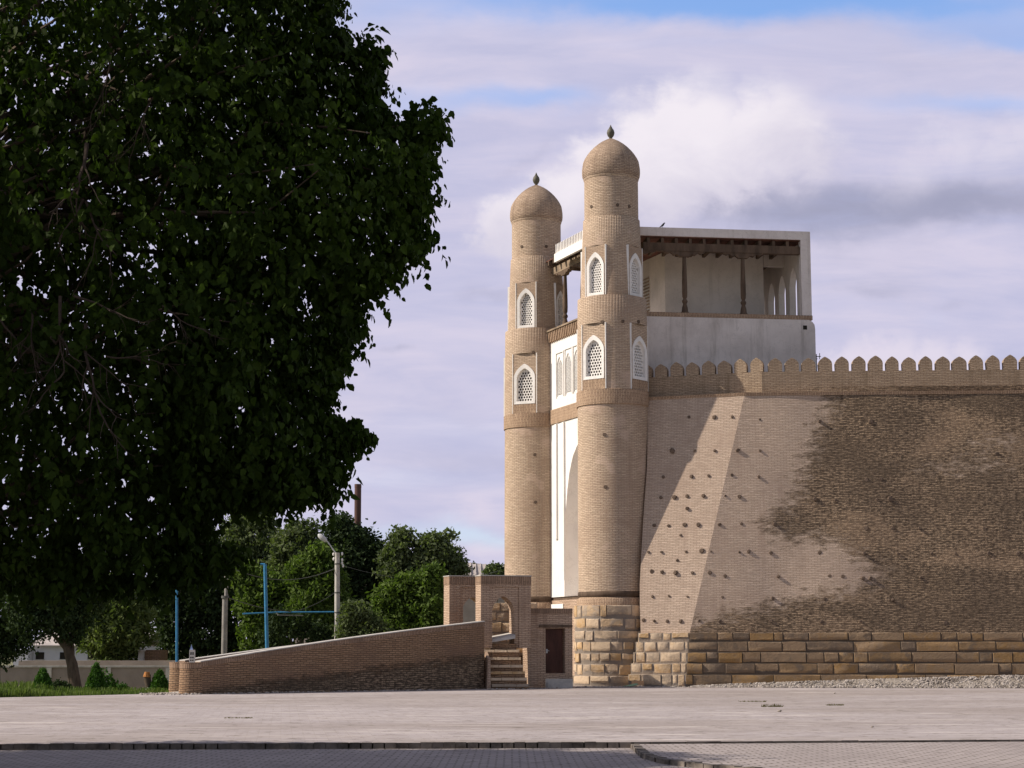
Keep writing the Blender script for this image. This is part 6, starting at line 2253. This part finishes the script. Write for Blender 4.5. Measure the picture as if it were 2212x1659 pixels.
tb = Vector((-7.4, 18.0, zl))
BT = thing('mulberry_tree', 'huge dark leafy tree filling the upper left of the photo in the foreground', 'tree', tb)
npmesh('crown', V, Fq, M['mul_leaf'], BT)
mb = MB()
mb.tube([tb + Vector((0, 0, -.2)), tb + Vector((.05, 0, 1.0)), tb + Vector((.2, -.1, 2.2)), tb + Vector((.5, -.2, 3.6)), tb + Vector((.9, -.3, 5.2)), tb + Vector((1.2, -.4, 7.4))], [.42, .34, .30, .24, .16, .06], 14)
mb.build('trunk', M['bark'], BT, smooth=60)
mb = MB()
rnd = random.Random(12)
hub = [tb + Vector((.3, -.1, 2.8)), tb + Vector((.5, -.2, 3.6)), tb + Vector((.7, -.25, 4.4)), tb + Vector((.9, -.3, 5.2))]
cand = SH[rng.choice(nS, 150, replace=False)]
for c in cand:
    h_ = min(hub, key=lambda q: abs(q.z + .8 - c[2])) 
    p_, r_ = limb(h_, Vector(c[:3]), rnd.uniform(-.1, .5), .05, .006, 8, .5, rnd)
    mb.tube(p_, r_, 5, caps=False)
mb.build('limbs', M['bark'], BT, smooth=60)
# bare dead twigs hanging in the open of the crown (nearer side)
mb = MB()
def twig_tree(p, d, L, r_, lvl):
    pts, rad = [p], [r_]
    q = p.copy(); dd = d.copy()
    n_ = 6
    for k in range(n_):
        dd = (dd + Vector((rnd.uniform(-1, 1), rnd.uniform(-1, 1), rnd.uniform(-1, 1))) * .22).normalized()
        q = q + dd * L / n_
        pts.append(q); rad.append(r_ * (1 - .7 * (k + 1) / n_))
        if lvl > 0 and k > 0 and rnd.random() < .75:
            bd = (dd + Vector((rnd.uniform(-1, 1), rnd.uniform(-.6, .6), rnd.uniform(-1, .4))) * .9).normalized()
            twig_tree(q, bd, L * rnd.uniform(.35, .65), r_ * .5, lvl - 1)
    mb.tube(pts, rad, 5, caps=False)
for (X, Y, X2, Y2, L, r_) in ((187, 310, 180, 430, .62, .020), (180, 430, 150, 520, .4, .012), (185, 435, 240, 560, .6, .012), (185, 700, 210, 820, .75, .018), (130, 640, 160, 800, .7, .016), (0, 690, 60, 770, .45, .010), (160, 640, 300, 720, .7, .012), (70, 680, 85, 760, .4, .010), (230, 770, 330, 770, .45, .008), (350, 660, 440, 700, .4, .008), (330, 210, 260, 320, .5, .008), (240, 100, 250, 260, .6, .009)):
    a, b = at(X, Y, 15.15), at(X2, Y2, 15.1)
    twig_tree(a, (b - a).normalized(), L, r_, 2)
mb.build('dead_twigs', M['twig'], BT)

# second shade tree behind/left of it; throws the shade on the near paving
rng2 = np.random.default_rng(5)
lob = [((-13.0, 28.3, 6.2), 3.6, .9), ((-10.6, 28.0, 7.4), 2.4, .9), ((-13.5, 26.2, 8.6), 3.0, .9), ((-16, 28.5, 7), 3.2, .9), ((-12, 30.0, 5.0), 2.4, .9), ((-10.8, 26.2, 5.2), 2.2, .9), ((-13.5, 29.2, 9.4), 2.4, .9), ((-11.2, 29.6, 7.6), 1.9, .9)]
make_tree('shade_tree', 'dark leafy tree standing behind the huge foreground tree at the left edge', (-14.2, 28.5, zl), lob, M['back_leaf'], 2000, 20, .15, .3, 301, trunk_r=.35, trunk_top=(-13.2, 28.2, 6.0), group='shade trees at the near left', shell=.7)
lob = [((-10.5, 14.5, 6.4), 3.6, .9), ((-12.5, 17.5, 8.6), 3.6, .9), ((-14, 21.5, 7), 3.4, .9), ((-12.5, 11.5, 7), 3.2, .9), ((-10.5, 19.5, 9.6), 2.6, .9), ((-14, 14.5, 9), 3.0, .9)]
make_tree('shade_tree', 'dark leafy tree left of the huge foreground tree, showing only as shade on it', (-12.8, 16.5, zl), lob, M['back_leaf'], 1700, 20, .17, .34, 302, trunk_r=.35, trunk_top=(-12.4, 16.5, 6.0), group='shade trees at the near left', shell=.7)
